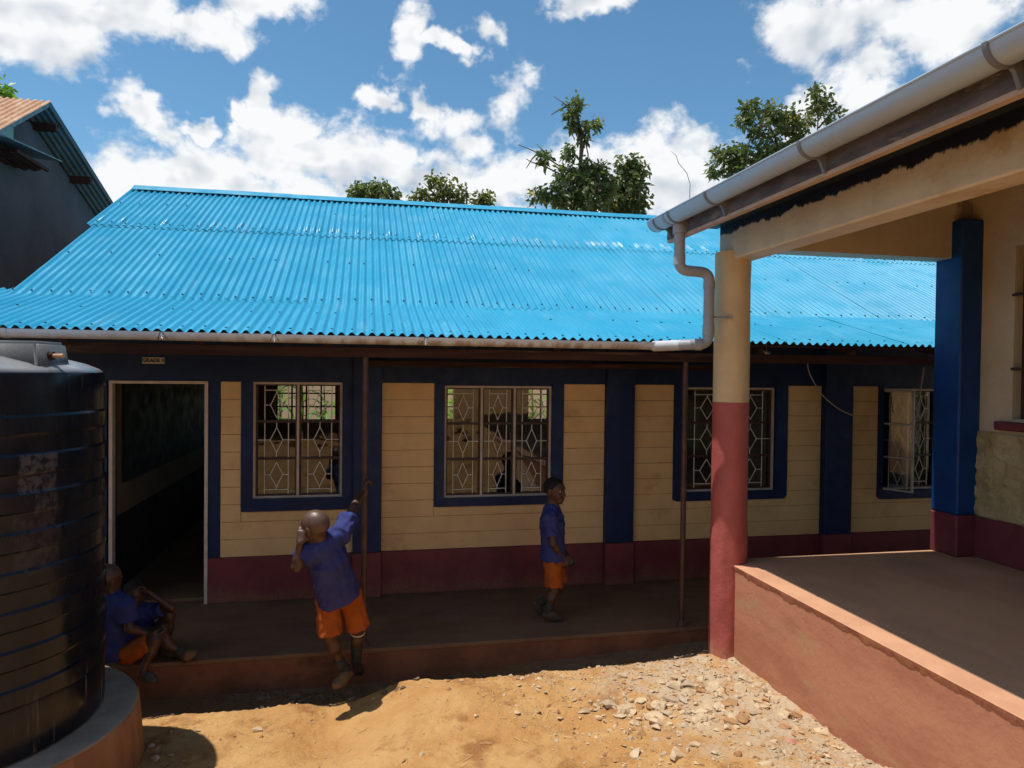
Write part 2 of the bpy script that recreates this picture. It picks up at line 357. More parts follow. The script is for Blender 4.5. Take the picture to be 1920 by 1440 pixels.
def link(name, me, m, parent=None, smooth=False):
    me.materials.clear()
    for q in (m if isinstance(m, (list, tuple)) else [m]): me.materials.append(M[q] if isinstance(q, str) else q)
    if smooth:
        me.polygons.foreach_set('use_smooth', [True]*len(me.polygons))
        if smooth != 'all': me.set_sharp_from_angle(angle=math.radians(smooth if smooth is not True else 40))
    o = bpy.data.objects.new(name, me); col.objects.link(o)
    if parent is not None:
        o.parent = parent
        if parent.type == 'EMPTY': o.location = -Vector(parent.location)
    return o
def obj(name, mb, m, parent=None, smooth=False): return link(name, mb.mesh(name), m, parent, smooth)
def tag(o, label, cat, group=None, kind=None):
    if label: o['label'] = label
    if cat: o['category'] = cat
    if group: o['group'] = group
    if kind: o['kind'] = kind
    return o
def thing(name, label, cat, loc, group=None):
    o = bpy.data.objects.new(name, None); o.empty_display_size = .1; col.objects.link(o); o.location = loc
    return tag(o, label, cat, group)

# value noise for the ground
_perm = NR.random((256, 256))
def vnoise(x, y):
    xi = np.floor(x).astype(int); yi = np.floor(y).astype(int); fx = x-xi; fy = y-yi
    fx = fx*fx*(3-2*fx); fy = fy*fy*(3-2*fy)
    g = lambda a, b: _perm[a % 256, b % 256]
    return (g(xi, yi)*(1-fx)+g(xi+1, yi)*fx)*(1-fy)+(g(xi, yi+1)*(1-fx)+g(xi+1, yi+1)*fx)*fy-.5
def sstep(a, b, x):
    t = np.clip((x-a)/(b-a), 0, 1); return t*t*(3-2*t)
_rx = np.array([-6, -1.7, -1.44, -1.03, -.46, -.24, -.10, .07, .30, .85, 1.26, 2.1, 2.75, 3.2])
_rz = np.array([-.20, -.20, -.185, -.170, -.172, -.215, -.20, -.150, -.098, -.088, -.074, -.055, -.028, -.03])
def ground_h(x, y):
    x = np.asarray(x, float); y = np.asarray(y, float)
    ridge = np.interp(x, _rx, _rz)
    near = ridge+.02*sstep(5.2, 4.6, y)+.05*sstep(4.7, 3.6, y)+.62*sstep(4.0, .4, y)+.55*sstep(-1, -9, y)
    # eroded runnel and humps in the yard
    near = near+.035*np.exp(-((x-.25-(5.2-y)*.9)/.22)**2)*sstep(3.6, 4.6, y)-.03*np.exp(-((x-1.35+(5.0-y)*.1)/.30)**2-((y-4.35)/.18)**2)
    near = near+.075*np.exp(-((x-.55)/.42)**2-((y-4.80)/.30)**2)-.055*np.exp(-((x-1.35)/.30)**2-((y-4.42)/.22)**2)+.06*np.exp(-((x+.35)/.45)**2-((y-4.15)/.25)**2)-.03*np.exp(-((x+.35)/.2)**2-((y-4.75)/.2)**2)
    tr = np.interp(x, [-6, .5, 1.4, 2.8, 3.5], [-.285, -.275, -.205, -.135, -.13])
    w = sstep(5.16, 5.40, y+.05*vnoise(x*5, y*5))
    h = near*(1-w)+np.minimum(tr, near)*w
    wall = sstep(2.2, 2.85, x)*sstep(2.8, 3.8, y)*sstep(5.5, 5.3, y)
    h = h*(1-wall)+(-.055+.02*(5.2-y))*wall
    h = np.where(y > 5.9, -.3+.1*sstep(14, 18, y), h)
    vis = sstep(6.0, 5.3, y)
    h = h+vis*(.030*vnoise(x*3.1, y*3.1)+.018*vnoise(x*9, y*9)+.014*vnoise(x*27+9, y*27)+.008*vnoise(x*60, y*60))
    return h

# ------------------------------------------------------------------ ground
def build_ground():
    xs = np.concatenate([[-900, -300, -100, -40, -20, -12, -8], np.arange(-5, -2, .1), np.arange(-2, 3.1, .016), np.arange(3.1, 5, .2), [6, 8, 12, 20, 40, 100, 300, 900]])
    ys = np.concatenate([[-900, -300, -100, -50, -25], np.arange(-14, 2.6, .14), np.arange(2.6, 5.75, .016), np.arange(5.8, 6.2, .1), [8, 12, 14, 16, 18, 22, 30, 60, 120, 300, 900]])
    Xg, Yg = np.meshgrid(xs, ys); Z = ground_h(Xg, Yg)
    nx, ny = len(xs), len(ys)
    v = np.stack([Xg.ravel(), Yg.ravel(), Z.ravel()], 1)
    i = np.arange((ny-1)*(nx-1)); r = i//(nx-1); c = i % (nx-1); a = r*nx+c
    f = np.stack([a, a+1, a+nx+1, a+nx], 1)
    me = bpy.data.meshes.new('ground'); me.vertices.add(len(v)); me.vertices.foreach_set('co', v.ravel())
    me.loops.add(f.size); me.loops.foreach_set('vertex_index', f.ravel().astype(np.int32))
    me.polygons.add(len(f)); me.polygons.foreach_set('loop_start', np.arange(0, f.size, 4, dtype=np.int32)); me.update(); me.validate()
    m = bpy.data.materials.new('dry_yard_earth'); m.use_nodes = True; t = NT(m.node_tree); b = t.n['Principled BSDF']
    pos = t.add('ShaderNodeNewGeometry').outputs['Position']; x, y, z = t.xyz(pos)
    c = t.mix(t.rng(t.noise(pos, 2.2, 7, .6), .36, .66), (.52, .272, .098), (.62, .365, .150))
    c = t.mix(t.rng(t.noise(t.vec('ADD', pos, (3, 8, 0)), 3.1, 7, .65), .52, .68), c, (.36, .165, .060))
    # cement dust and crushed render lies along the wall on the right
    e = t.math('ADD', t.math('ADD', x, t.math('MULTIPLY', y, .28)), t.math('MULTIPLY', t.math('SUBTRACT', t.noise(pos, 2.6, 8, .65), .5), 2.2))
    g = t.math('MULTIPLY', t.rng(e, 2.75, 3.5), t.rng(t.noise(pos, 7, 7, .7), .34, .58))
    c = t.mix(t.math('MULTIPLY', g, .85), c, (.56, .46, .34))
    c = t.mix(t.rng(t.noise(pos, 34, 6, .7), .56, .72, 0, .40), c, (.62, .44, .24))
    c = t.mix(t.rng(t.noise(t.vec('ADD', pos, (1, 1, 4)), 55, 5, .7), .60, .72, 0, .5), c, (.26, .135, .06))
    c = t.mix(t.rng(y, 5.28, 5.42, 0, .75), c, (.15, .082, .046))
    t.l.new(c, b.inputs['Base Color']); b.inputs['Roughness'].default_value = .95; b.inputs['Specular IOR Level'].default_value = .1
    h = t.math('ADD', t.math('MULTIPLY', t.noise(pos, 30, 8, .7), .7), t.math('MULTIPLY', t.noise(pos, 110, 5, .7), .35))
    bn = t.add('ShaderNodeBump'); bn.inputs['Strength'].default_value = 1.0; bn.inputs['Distance'].default_value = .03; t.put(bn.inputs['Height'], h); t.l.new(bn.outputs[0], b.inputs['Normal'])
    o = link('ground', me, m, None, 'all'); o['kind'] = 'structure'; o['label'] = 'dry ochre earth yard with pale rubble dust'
build_ground()

# ------------------------------------------------------------------ corrugated sheet
PITCHW = .0765
def sheet_mesh(name, waves, L, amp=.0142, seg=8, rows=9, dent=.002, seed=0):
    rg = np.random.default_rng(seed); W = waves*PITCHW; n = int(waves*seg)
    mb = MB(); dn = rg.normal(0, 1, (rows+1, int(waves)+2))
    # knocks: spots where the corrugation has been trodden flat
    kn = [(rg.uniform(1, waves-1), rg.choice((rg.uniform(0, .25), rg.uniform(0, L))), rg.uniform(.5, 1.3), rg.uniform(.08, .22), rg.uniform(.10, .30)) for _ in range(int(2+waves*L*.10))]
    ys = [L*j/rows for j in range(rows+1)]; ys = sorted(set([0, .05, .12, .2]+ys)) if L < 3 else ys
    for j, y in enumerate(ys):
        for i in range(n+1):
            x = W*i/n; ph = x/PITCHW; a = amp
            for (p0, y0, sp, sy_, st) in kn: a -= amp*st*math.exp(-((ph-p0)/sp)**2-((y-y0)/sy_)**2)
            c = math.cos(2*math.pi*ph); z = a*(c-.10*math.cos(6*math.pi*ph))+dent*(dn[j % (rows+1), int(ph+.5)] if i not in (0, n) and j not in (0, len(ys)-1) else 0)*.35
            if j == 0: z -= (amp-a)*.4
            mb.v.append((x, y+(.008*dn[0, 0] if j == 0 else 0), z))
    k = n+1
    for j in range(len(ys)-1):
        for i in range(n): mb.f.append((j*k+i, j*k+i+1, (j+1)*k+i+1, (j+1)*k+i))
    me = bpy.data.meshes.new(name); me.from_pydata(mb.v, [], mb.f); me.update(); return me

def place_sheet(name, me, m, parent, origin, ux, uy, lift=0, first=None):
    me.materials.clear(); me.materials.append(M[m])
    if not me.polygons[0].use_smooth: me.polygons.foreach_set('use_smooth', [True]*len(me.polygons))
    o = bpy.data.objects.new(name, me); col.objects.link(o); o.parent = parent
    ux = Vector(ux).normalized(); uy = Vector(uy).normalized(); uz = ux.cross(uy)
    org = Vector(origin)+uz*lift-Vector(parent.location)
    o.matrix_basis = Matrix(((ux.x, uy.x, uz.x, org.x), (ux.y, uy.y, uz.y, org.y), (ux.z, uy.z, uz.z, org.z), (0, 0, 0, 1)))
    return o

# ------------------------------------------------------------------ long classroom building (blue roof)
YW = 7.05
A = thing('classroom_building', 'long low classroom block with blue corrugated roof, ochre boarding and navy trim', 'building', (2.7, 9.5, 0))
A0, A1 = -3.05, 9.0
OPEN = [(-2.29, -1.45, 0, 2.085), (-1.052, -.226, .97, 2.083), (.765, 1.872, .932, 2.06), (3.362, 4.416, .932, 2.06), (5.765, 6.87, .90, 2.06)]
mb = MB()
xs = [A0]+[q for o in OPEN for q in o[:2]]+[A1]
for i in range(len(xs)-1):
    x0, x1 = xs[i], xs[i+1]
    if i % 2 == 0: mb.box(x0, x1, YW+.02, YW+.20, -.2, 2.86)
    else:
        o = OPEN[i//2]
        if o[2] > 0: mb.box(x0, x1, YW+.02, YW+.20, -.2, o[2])
        mb.box(x0, x1, YW+.02, YW+.20, o[3], 2.86)
obj('wall', mb, 'blue', A)
mb = MB().box(A0-.3, A1, 5.68, 13.95, -.6, -.035); obj('plinth', mb, 'plinth', A)
mb = MB().box(A0-.3, A1, 5.672, 7.06, -.035, 0, .006); obj('veranda_floor', mb, 'cement', A)
mb = MB().box(A0-.3, A1, 7.26, 13.9, -.034, -.004); obj('classroom_floor', mb, 'cement', A)
# gable, partition and back walls with real openings
mb = MB()
BW = [(-1.65, -.55), (.6, 1.70), (3.15, 4.2), (5.9, 6.9)]
bx = [A0]+[q for o in BW for q in o]+[A1]
for i in range(len(bx)-1):
    if i % 2 == 0: mb.box(bx[i], bx[i+1], 13.75, 13.92, -.2, 2.86)
    else: mb.box(bx[i], bx[i+1], 13.75, 13.92, -.2, 1.25); mb.box(bx[i], bx[i+1], 13.75, 13.92, 2.08, 2.86)
obj('back_wall', mb, 'int', A)
for (gx, hh) in ((A0, 1.0), (A1-.16, 1.0)):
    mb = MB().prism([(YW+.2, -.2), (13.75, -.2), (13.75, 2.84), (10.45, 4.5), (YW+.2, 2.84)], gx, gx+.16, 'x'); obj('gable_wall', mb, 'int', A)
mb = MB().box(-2.56, -2.40, YW+.2, 13.75, -.2, 2.9); obj('partition_wall', mb, 'int', A)
mb = MB().box(5.0, 5.14, YW+.2, 13.75, -.2, 3.0); obj('partition_wall', mb, 'int', A)
mb = MB().box(-2.398, -2.385, YW+.21, 13.74, 0, .74); obj('dado', mb, 'intdark', A)
mb = MB().box(-2.398, -2.37, 7.73, 11.9, 1.05, 2.35); obj('blackboard', mb, 'board', A)
for i, (a, b) in enumerate(BW):
    mb = MB()
    for q in (a, a+.27, a+.53, a+.8, b-.03): mb.box(q, q+.03, 13.82, 13.85, 1.25, 2.08)
    for q in (1.25, 1.5, 1.75, 2.05): mb.box(a, b, 13.826, 13.844, q, q+.025)
    obj('back_window_bars', mb, 'brown_bar', A)

# ochre boarding: every course is a piece of its own
PAN = [(-2.95, -2.39, 0), (-1.337, -1.153, 0), (.150, .664, 0), (1.994, 2.440, 0), (2.742, 3.212, 0), (4.556, 4.976, 0), (5.318, 5.70, 0), (6.98, 7.6, 0)]
LOWP = [(-1.153, -.120), (.664, 1.994), (3.212, 4.556), (5.70, 6.98)]
RED = .428
zc = [RED]+[.428+.1655*k for k in range(1, 10)]+[2.086]
rw = random.Random(3)
def board(x0, x1, z0, z1):
    j = rw.uniform(0, .0035)
    obj('wall_board', MB().box(x0+.001, x1-.001, YW-.004-j, YW+.021, z0+.0013, z1-.0013, .003), 'cream', A)
for (x0, x1, _) in PAN:
    for a, b in zip(zc[:-1], zc[1:]):
        if b > .86 or (x1-x0) and not any(abs(x1-l[0]) < .01 or abs(x0-l[1]) < .01 for l in LOWP): board(x0, x1, a, b)
for (x0, x1) in LOWP:
    le = [p for p in PAN if abs(p[1]-x0) < .01]; ri = [p for p in PAN if abs(p[0]-x1) < .01]
    X0 = le[0][0] if le else x0; X1 = ri[0][1] if ri else x1
    for a, b in zip(zc[:-1], zc[1:]):
        if b <= .86: board(X0, X1, a, b)
    a, b = [(a, b) for a, b in zip(zc[:-1], zc[1:]) if a < .86 < b][0]
    if .852-a > .02: board(x0, x1, a, .852)
# navy plaster surrounds with rounded lower corners
def surround(x0, x1, z0, z1, o):
    pts = [(x0, z1)]; r = .05
    for k in range(7): w = math.pi+math.pi/2*k/6; pts.append((x0+r+r*math.cos(w), z0+r+r*math.sin(w)))
    for k in range(7): w = 1.5*math.pi+math.pi/2*k/6; pts.append((x1-r+r*math.cos(w), z0+r+r*math.sin(w)))
    pts.append((x1, z1))
    inn = [(min(max(x, o[0]), o[1]), min(max(z, o[2]), z1)) for x, z in pts]
    n = len(pts); mb = MB()
    y0, y1 = YW-.022, YW+.021
    mb.add([(x, y0, z) for x, z in pts]+[(x, y0, z) for x, z in inn]+[(x, y1, z) for x, z in pts]+[(x, y1+.05, z) for x, z in inn],
           [(i, i+1, n+i+1, n+i) for i in range(n-1)]+[(i, 2*n+i, 2*n+i+1, i+1) for i in range(n-1)]+[(n+i, n+i+1, 3*n+i+1, 3*n+i) for i in range(n-1)])
    m = mb.mesh('window_surround'); bm = bmesh.new(); bm.from_mesh(m); bmesh.ops.remove_doubles(bm, verts=bm.verts, dist=.0005); bm.to_mesh(m); bm.free()
    link('window_surround', m, 'blue', A)
surround(-1.153, -.120, .855, 2.088, OPEN[1]); surround(.664, 1.994, .85, 2.088, OPEN[2]); surround(3.212, 4.556, .84, 2.088, OPEN[3]); surround(5.70, 6.98, .80, 2.088, OPEN[4])
mb = MB().box(A0, A1, YW-.012, YW+.021, 2.089, 2.80); obj('lintel_band', mb, 'blue', A)
mb = MB().box(-1.442, -1.340, YW-.010, YW+.021, .43, 2.0885); obj('door_jamb_plaster', mb, 'blue', A)
for (a, b) in ((-2.39, -2.31),): obj('door_jamb_plaster', MB().box(a, b, YW-.010, YW+.021, .43, 2.0885), 'blue', A)
for (a, b) in ((-.119, .149), (2.441, 2.741), (4.978, 5.316), (7.61, 7.92)):
    p = obj('pilaster', MB().box(a, b, YW-.095, YW+.02, .44, 2.62, .006), 'blue', A)
    obj('pilaster_base', MB().box(a-.004, b+.004, YW-.099, YW+.02, .001, .439, .006), 'maroon', p)
for (a, b) in ((A0, -2.31), (-1.442, -.125), (.155, 2.435), (2.747, 4.972), (5.322, 7.60), (7.93, A1)):
    obj('skirting', MB().box(a, b, YW-.020, YW+.021, .001, .427, .004), 'maroon', A)
# steel door frame
df = obj('door_frame', MB().box(-1.475, -1.445, YW-.02, YW+.06, 0, 2.085).box(-2.29, -2.26, YW-.02, YW+.06, 0, 2.085).box(-2.26, -1.475, YW-.02, YW+.06, 2.06, 2.085), 'white_frame', A)

# windows: frame > panes, grille, bars, handle
def bar(mb, p, q, r=.0045): mb.tube([p, q], r, 5)
def grille(mb, x0, x1, z0, z1, y):
    w = x1-x0; cx = (x0+x1)/2; xa, xb = x0+.19*w, x1-.19*w; h = (z1-z0)/3
    for x in (xa, xb): bar(mb, (x, y, z0+.012), (x, y, z1-.012), .005)
    for k in range(3):
        zm = z0+h*(k+.5); dz = h*.34; dx = w*.165
        if k == 0: zb = z0+.16*h; zm = z0+h*.56; bar(mb, (xa, y, zb), (xb, y, zb)); bar(mb, (cx, y, zb), (cx, y, zm-dz))
        elif k == 2: zt = z1-.16*h; zm = z1-h*.56; bar(mb, (xa, y, zt), (xb, y, zt)); bar(mb, (cx, y, zt), (cx, y, zm+dz))
        else: bar(mb, (cx, y, z0+h), (cx, y, zm-dz)); bar(mb, (cx, y, z0+2*h), (cx, y, zm+dz))
        P = [(cx, zm+dz), (cx+dx, zm), (cx, zm-dz), (cx-dx, zm)]
        for a, b in zip(P, P[1:]+P[:1]): bar(mb, (a[0], y, a[1]), (b[0], y, b[1]))
        bar(mb, (x0 if k == 1 else xa, y, zm), (cx-dx, y, zm)); bar(mb, (cx+dx, y, zm), (x1 if k == 1 else xb, y, zm))
def leaf_parts(win, x0, x1, z0, z1, fr=.024):
    mb = MB()
    for a in (x0, x1-.014): mb.box(a, a+.014, YW+.050, YW+.088, z0, z1)
    for a in (z0, z1-.014): mb.box(x0+.014, x1-.014, YW+.051, YW+.088, a, a+.014)
    for k in (1, 2): zz = z0+(z1-z0)*k/3; mb.box(x0+.014, x1-.014, YW+.050, YW+.084, zz-.012, zz+.012)
    obj('glazing_bar', mb, 'brown_bar', win)
    for k in range(3):
        a = z0+(z1-z0)*k/3; b = z0+(z1-z0)*(k+1)/3
        obj('pane', MB().box(x0+.012, x1-.012, YW+.072, YW+.075, a+.01, b-.01), 'glass', win)
    g = MB(); grille(g, x0+.012, x1-.012, z0, z1, YW+.061); obj('grille', g, 'grille', win)
def window(o, divs, handles, skip=()):
    x0, x1, z0, z1 = o; f = .022; mb = MB(); ya, yb = YW+.03, YW+.10
    for a in [x0]+[d-f/2 for d in divs]+[x1-f]: mb.box(a, a+f, ya, yb, z0, z1)
    ed = [x0]+[d-f/2 for d in divs]+[x1-f]
    for i in range(len(ed)-1):
        for a in (z0, z1-f): mb.box(ed[i]+f, ed[i+1], ya+.002, yb-.002, a, a+f)
    win = obj('window', mb, 'white_frame', A)
    for i in range(len(ed)-1):
        if i in skip: continue
        leaf_parts(win, ed[i]+f+.001, ed[i+1]-.001, z0+f, z1-f)
    for hx in handles:
        zz = z0+(z1-z0)*.52
        obj('handle', MB().box(hx, hx+.018, YW+.10, YW+.13, zz-.05, zz+.04, .004).box(hx-.01, hx+.018, YW+.10, YW+.12, zz+.04, zz+.055, .003), 'grille', win)
        obj('stay', MB().box(hx+.03, hx+.10, YW+.10, YW+.115, zz+.15, zz+.17, .003), 'grille', win)
    return win
window(OPEN[1], [-.642], [-.62]); window(OPEN[2], [1.146, 1.487], [1.46, 1.51]); window(OPEN[3], [3.89], [3.83, 3.92])
w4 = window(OPEN[4], [6.13, 6.50], [6.46], skip=(0,))
# opened casement of the last window, swung outwards on its outer jamb
def open_casement():
    o = OPEN[4]; w = .35; z0, z1 = o[2]+.01, o[3]-.02
    m4 = MB()
    for a in (0, w-.02): m4.box(a, a+.02, -.012, .012, z0, z1)
    for a in (z0, z1-.02): m4.box(.02, w-.02, -.012, .012, a, a+.02)
    for k in (1, 2): zz = z0+(z1-z0)*k/3; m4.box(.02, w-.02, -.010, .010, zz-.008, zz+.008)
    g = MB(); grille(g, .02, w-.02, z0, z1, .02)
    T = Matrix.Translation((o[0]+.012, YW+.03, 0)) @ Matrix.Rotation(math.radians(-63), 4, 'Z')
    for q in (m4, g): q.v = [tuple(T @ Vector(p)) for p in q.v]
    c = obj('open_casement', m4, 'white_frame', A); obj('grille', g, 'grille', c)
    for k in range(3):
        a = z0+(z1-z0)*k/3+.012; b = z0+(z1-z0)*(k+1)/3-.012; p = MB().box(.018, w-.018, -.002, .002, a, b); p.v = [tuple(T @ Vector(q)) for q in p.v]; obj('pane', p, 'glass', c)
    c['label'] = 'casement leaf swung open on the window'
open_casement()

# roof
E0, E1, E2 = (5.55, 2.490), (6.90, 2.850), (10.45, 4.632)
sl1 = Vector((0, E1[0]-E0[0], E1[1]-E0[1])); sl2 = Vector((0, E2[0]-E1[0], E2[1]-E1[1]))
L1 = sl1.length; L2 = sl2.length; Lb = L2*.545; Lt = L2-Lb
NW = 16
var = [[sheet_mesh('roof_sheet', NW+.25, L1+.22, seed=s) for s in range(3)], [sheet_mesh('roof_sheet', NW+.25, Lb+.12, seed=10+s) for s in range(3)], [sheet_mesh('roof_sheet', NW+.25, Lt, seed=20+s) for s in range(3)]]
W8 = NW*PITCHW
u1 = sl1.normalized(); u2 = sl2.normalized()
for c in range(11):
    j = lambda: R_.uniform(-.010, .010)
    x0 = -3.02-10*PITCHW+c*W8
    if x0 < A1: place_sheet('roof_sheet', var[0][c % 3], 'roof', A, (x0, E0[0]+j(), E0[1]), (1, 0, 0.0006*j()), sl1, lift=-.012+.003*(c % 2))
    x0 = -3.02+c*W8
    if x0 < A1: place_sheet('roof_sheet', var[1][c % 3], 'roof', A, Vector((x0, E1[0], E1[1]))-u2*(.045+j()), (1, 0, 0), sl2, lift=.003*(c % 2)-.002)
    x0 = -3.02-PITCHW+c*W8
    if x0 < A1: place_sheet('roof_sheet', var[2][c % 3], 'roof', A, Vector((x0, E1[0], E1[1]))+u2*(Lb-.02+j()), (1, 0, 0), sl2, lift=.006+.003*(c % 2))
back = sheet_mesh('roof_sheet', NW+.25, 4.2, seed=40)
for c in range(10): place_sheet('roof_sheet', back, 'roof', A, (-3.05+c*W8+W8, E2[0]+3.75, E2[1]-1.92), (-1, 0, 0), (0, -1, .512))
mb = MB()
for i in range(13):
    x0 = -3.085+i*1.0
    if x0 > A1: break
    x1 = x0+1.03; q = .003*(i % 2)
    mb.add([(x0, E2[0]-.16, E2[1]-.046+q), (x0, E2[0]-.02, E2[1]+.040+q), (x0, E2[0]+.02, E2[1]+.040+q), (x0, E2[0]+.16, E2[1]-.046+q),
            (x1, E2[0]-.16, E2[1]-.046+q), (x1, E2[0]-.02, E2[1]+.040+q), (x1, E2[0]+.02, E2[1]+.040+q), (x1, E2[0]+.16, E2[1]-.046+q)], [(0, 1, 5, 4), (1, 2, 6, 5), (2, 3, 7, 6)])
    obj('ridge_cap', mb, 'roof', A); mb = MB()
# roofing screws
mb = MB()
def screw(p, nrm):
    a = nrm.cross(Vector((1, 0, 0))).normalized(); b = nrm.cross(a); n = 6
    vs = [p+(a*math.cos(2*math.pi*k/n)+b*math.sin(2*math.pi*k/n))*.009 for k in range(n)]
    vt = [q+nrm*.008 for q in vs]; mb.add(vs+vt, [(k, (k+1) % n, n+(k+1) % n, n+k) for k in range(n)]+[tuple(range(n, 2*n))])
for (o, u, ln, tt, off, lf) in ((E0, u1, L1, (.06, .55), -3.02-12*PITCHW, -.002), (E1, u2, Lb, (.01, .52), -3.02, .0125), (E1, u2, L2, (.56, .78, .95), -3.02, .0205)):
    nrm = Vector((1, 0, 0)).cross(u)
    for t in tt:
        k = 0
        while True:
            x = off+PITCHW*(k*2 if t not in (.55, .52, .78) else k*3+R_.randrange(2)); k += 1
            if x > A1: break
            if (t in (.55, .52, .78) and R_.random() < .45): continue
            screw(Vector((x, o[0], o[1]))+u*(ln*t+R_.uniform(-.03, .03))+nrm*(lf+.002), nrm)
q = obj('roof_screws', mb, 'nail', A); q['kind'] = 'stuff'

# veranda poles, beams
for px_ in (-.008, 2.722, 5.45, 8.2):
    p = obj('veranda_post', MB().tube([(px_, 5.745, 0), (px_, 5.745, 2.31)], .024, 12), 'pole', A, True)
    obj('post_flange', MB().tube([(px_, 5.745, 0.0), (px_, 5.745, .03), (px_, 5.745, .05)], [.045, .042, .027], 12), 'pole', p, True)
obj('eave_beam', MB().box(A0-.3, A1, 5.70, 5.78, 2.308, 2.385, .004), 'timber', A)
obj('tie_plank', MB().box(-.0, 3.62, 6.86, 6.90, 2.245, 2.300, .004), 'timber', A)
obj('wall_plate', MB().box(A0, A1, 6.98, 7.03, 2.60, 2.70, .004), 'timber', A)
k = A0
while k < A1:
    obj('rafter', MB().add([(k, 5.58, 2.385), (k+.05, 5.58, 2.385), (k+.05, 5.58, 2.43), (k, 5.58, 2.43), (k, 7.0, 2.70), (k+.05, 7.0, 2.70), (k+.05, 7.0, 2.785), (k, 7.0, 2.785)],
                           [(0, 1, 2, 3), (7, 6, 5, 4), (0, 4, 5, 1), (1, 5, 6, 2), (2, 6, 7, 3), (3, 7, 4, 0)]), 'timber', A); k += .91
for yy in (5.60, 6.25): obj('purlin', MB().box(A0-.3, A1, yy, yy+.05, 2.44+(yy-5.58)*.26-.004, 2.44+(yy-5.58)*.26+.016), 'timber', A)

# half-round gutter with unions and brackets
def half_gutter(name, x0, x1, yc, zt, r, m, parent, th=.004):
    mb = MB(); n = 14
    pr = [(yc+r*math.cos(w), zt+r*math.sin(w)*.98) for w in [math.pi+math.pi*k/n for k in range(n+1)]]
    pi = [(yc+(r-th)*math.cos(w), zt+(r-th)*math.sin(w)*.98) for w in [2*math.pi-math.pi*k/n for k in range(n+1)]]
    return obj(name, mb.prism(pr+pi, x0, x1, 'x'), m, parent, 50)
GY, GZ, GR = 5.460, 2.462, .061
gx = [-3.7, -2.42, -1.42, -.66, .44, 1.45, 2.36]
for i in range(len(gx)-1): half_gutter('gutter_length', gx[i], gx[i+1]-.003, GY, GZ-.001*i, GR, 'gutterA', A)
for q in (-2.42, 1.45, 2.2): half_gutter('gutter_union', q-.02, q+.02, GY, GZ+.001, GR+.005, 'gutterA', A, .004)
for q in (-1.42, -.66, .44):
    mb = MB()
    for s_ in (-.012, .012): mb.tube([(q+s_*.4, GY-GR-.004, GZ), (q+s_*2.2, GY-GR*.72, GZ-GR*.74), (q+s_*3, GY, GZ-GR-.003)], .0035, 5)
    obj('gutter_bracket', mb, 'nail', A)

# ------------------------------------------------------------------ room sign
s_ = thing('room_sign', 'small white plate lettered GRADE 3 above the dark doorway', 'sign', (-1.917, YW-.02, 2.245))
obj('plate', MB().box(-2.012, -1.822, YW-.020, YW-.0125, 2.243, 2.302, .002), 'white', s_)
tc = bpy.data.curves.new('lettering', 'FONT'); tc.body = 'GRADE 3'; tc.size = .046; tc.align_x = 'CENTER'; tc.align_y = 'CENTER'; tc.extrude = .0012; tc.offset = .0012
to = bpy.data.objects.new('lettering', tc); col.objects.link(to); dg = bpy.context.evaluated_depsgraph_get(); dg.update()
lm = bpy.data.meshes.new_from_object(to.evaluated_get(dg)); bpy.data.objects.remove(to)
lm.transform(Matrix.Translation((-1.917, YW-.0215, 2.2725)) @ Matrix.Rotation(math.pi/2, 4, 'X'))
link('lettering', lm, 'hair', s_)

# ------------------------------------------------------------------ building on the right with raised veranda
XB = 2.858; ZF = .691; CY = 5.25; CX = 2.886
B = thing('veranda_building', 'cream building with raised veranda, pink and cream round column and grey gutter', 'building', (4.5, 2.5, -.2))
YB1 = 5.325; YB0 = -4.5
mb = MB().box(XB+.012, 9, YB0, YB1-.02, -.5, ZF-.03); obj('veranda_wall', mb, 'wallB', B)
obj('veranda_floor', MB().box(XB+.12, 9, YB0, YB1-.024, ZF-.03, ZF-.003), 'floorB', B)
# plaster cap with its broken lower edge
mb = MB(); n = 1100; rg = random.Random(5); vs = []; lo = []
h = .06
for i in range(n+1):
    y = YB1+.002-(YB1-YB0)*i/n; a = y*1.0
    h = .038+.014*float(vnoise(np.array(y*2.3), np.array(1.)))+.014*float(vnoise(np.array(y*7), np.array(4.)))+.022*float(vnoise(np.array(y*23), np.array(7.)))+.012*float(vnoise(np.array(y*70), np.array(2.)))
    lo.append((y, ZF-max(.014, min(.125, h))))
for i, (y, zl) in enumerate(lo):
    vs += [(XB, y, ZF-.004), (XB+.003+rg.uniform(-.001, .001), y, (ZF+zl)/2), (XB+.008, y, zl), (XB+.013, y, zl-.002), (XB+.006, y, ZF), (XB+.16, y, ZF)]
fs = []
for i in range(n):
    a, b = i*6, i*6+6
    fs += [(a, a+1, b+1, b), (a+1, a+2, b+2, b+1), (a+2, a+3, b+3, b+2), (a+4, a, b, b+4), (a+5, a+4, b+4, b+5)]
mb.add(vs, fs); M['capside'] = mat('red_washed_edge', (.44, .185, .105), (.36, .145, .085), 3, .8, .5, 30, .2)
q = obj('plaster_cap', mb, ['capB', 'capside'], B); q.data.polygons.foreach_set('material_index', [0 if abs(p.normal.z) > .45 else 1 for p in q.data.polygons])
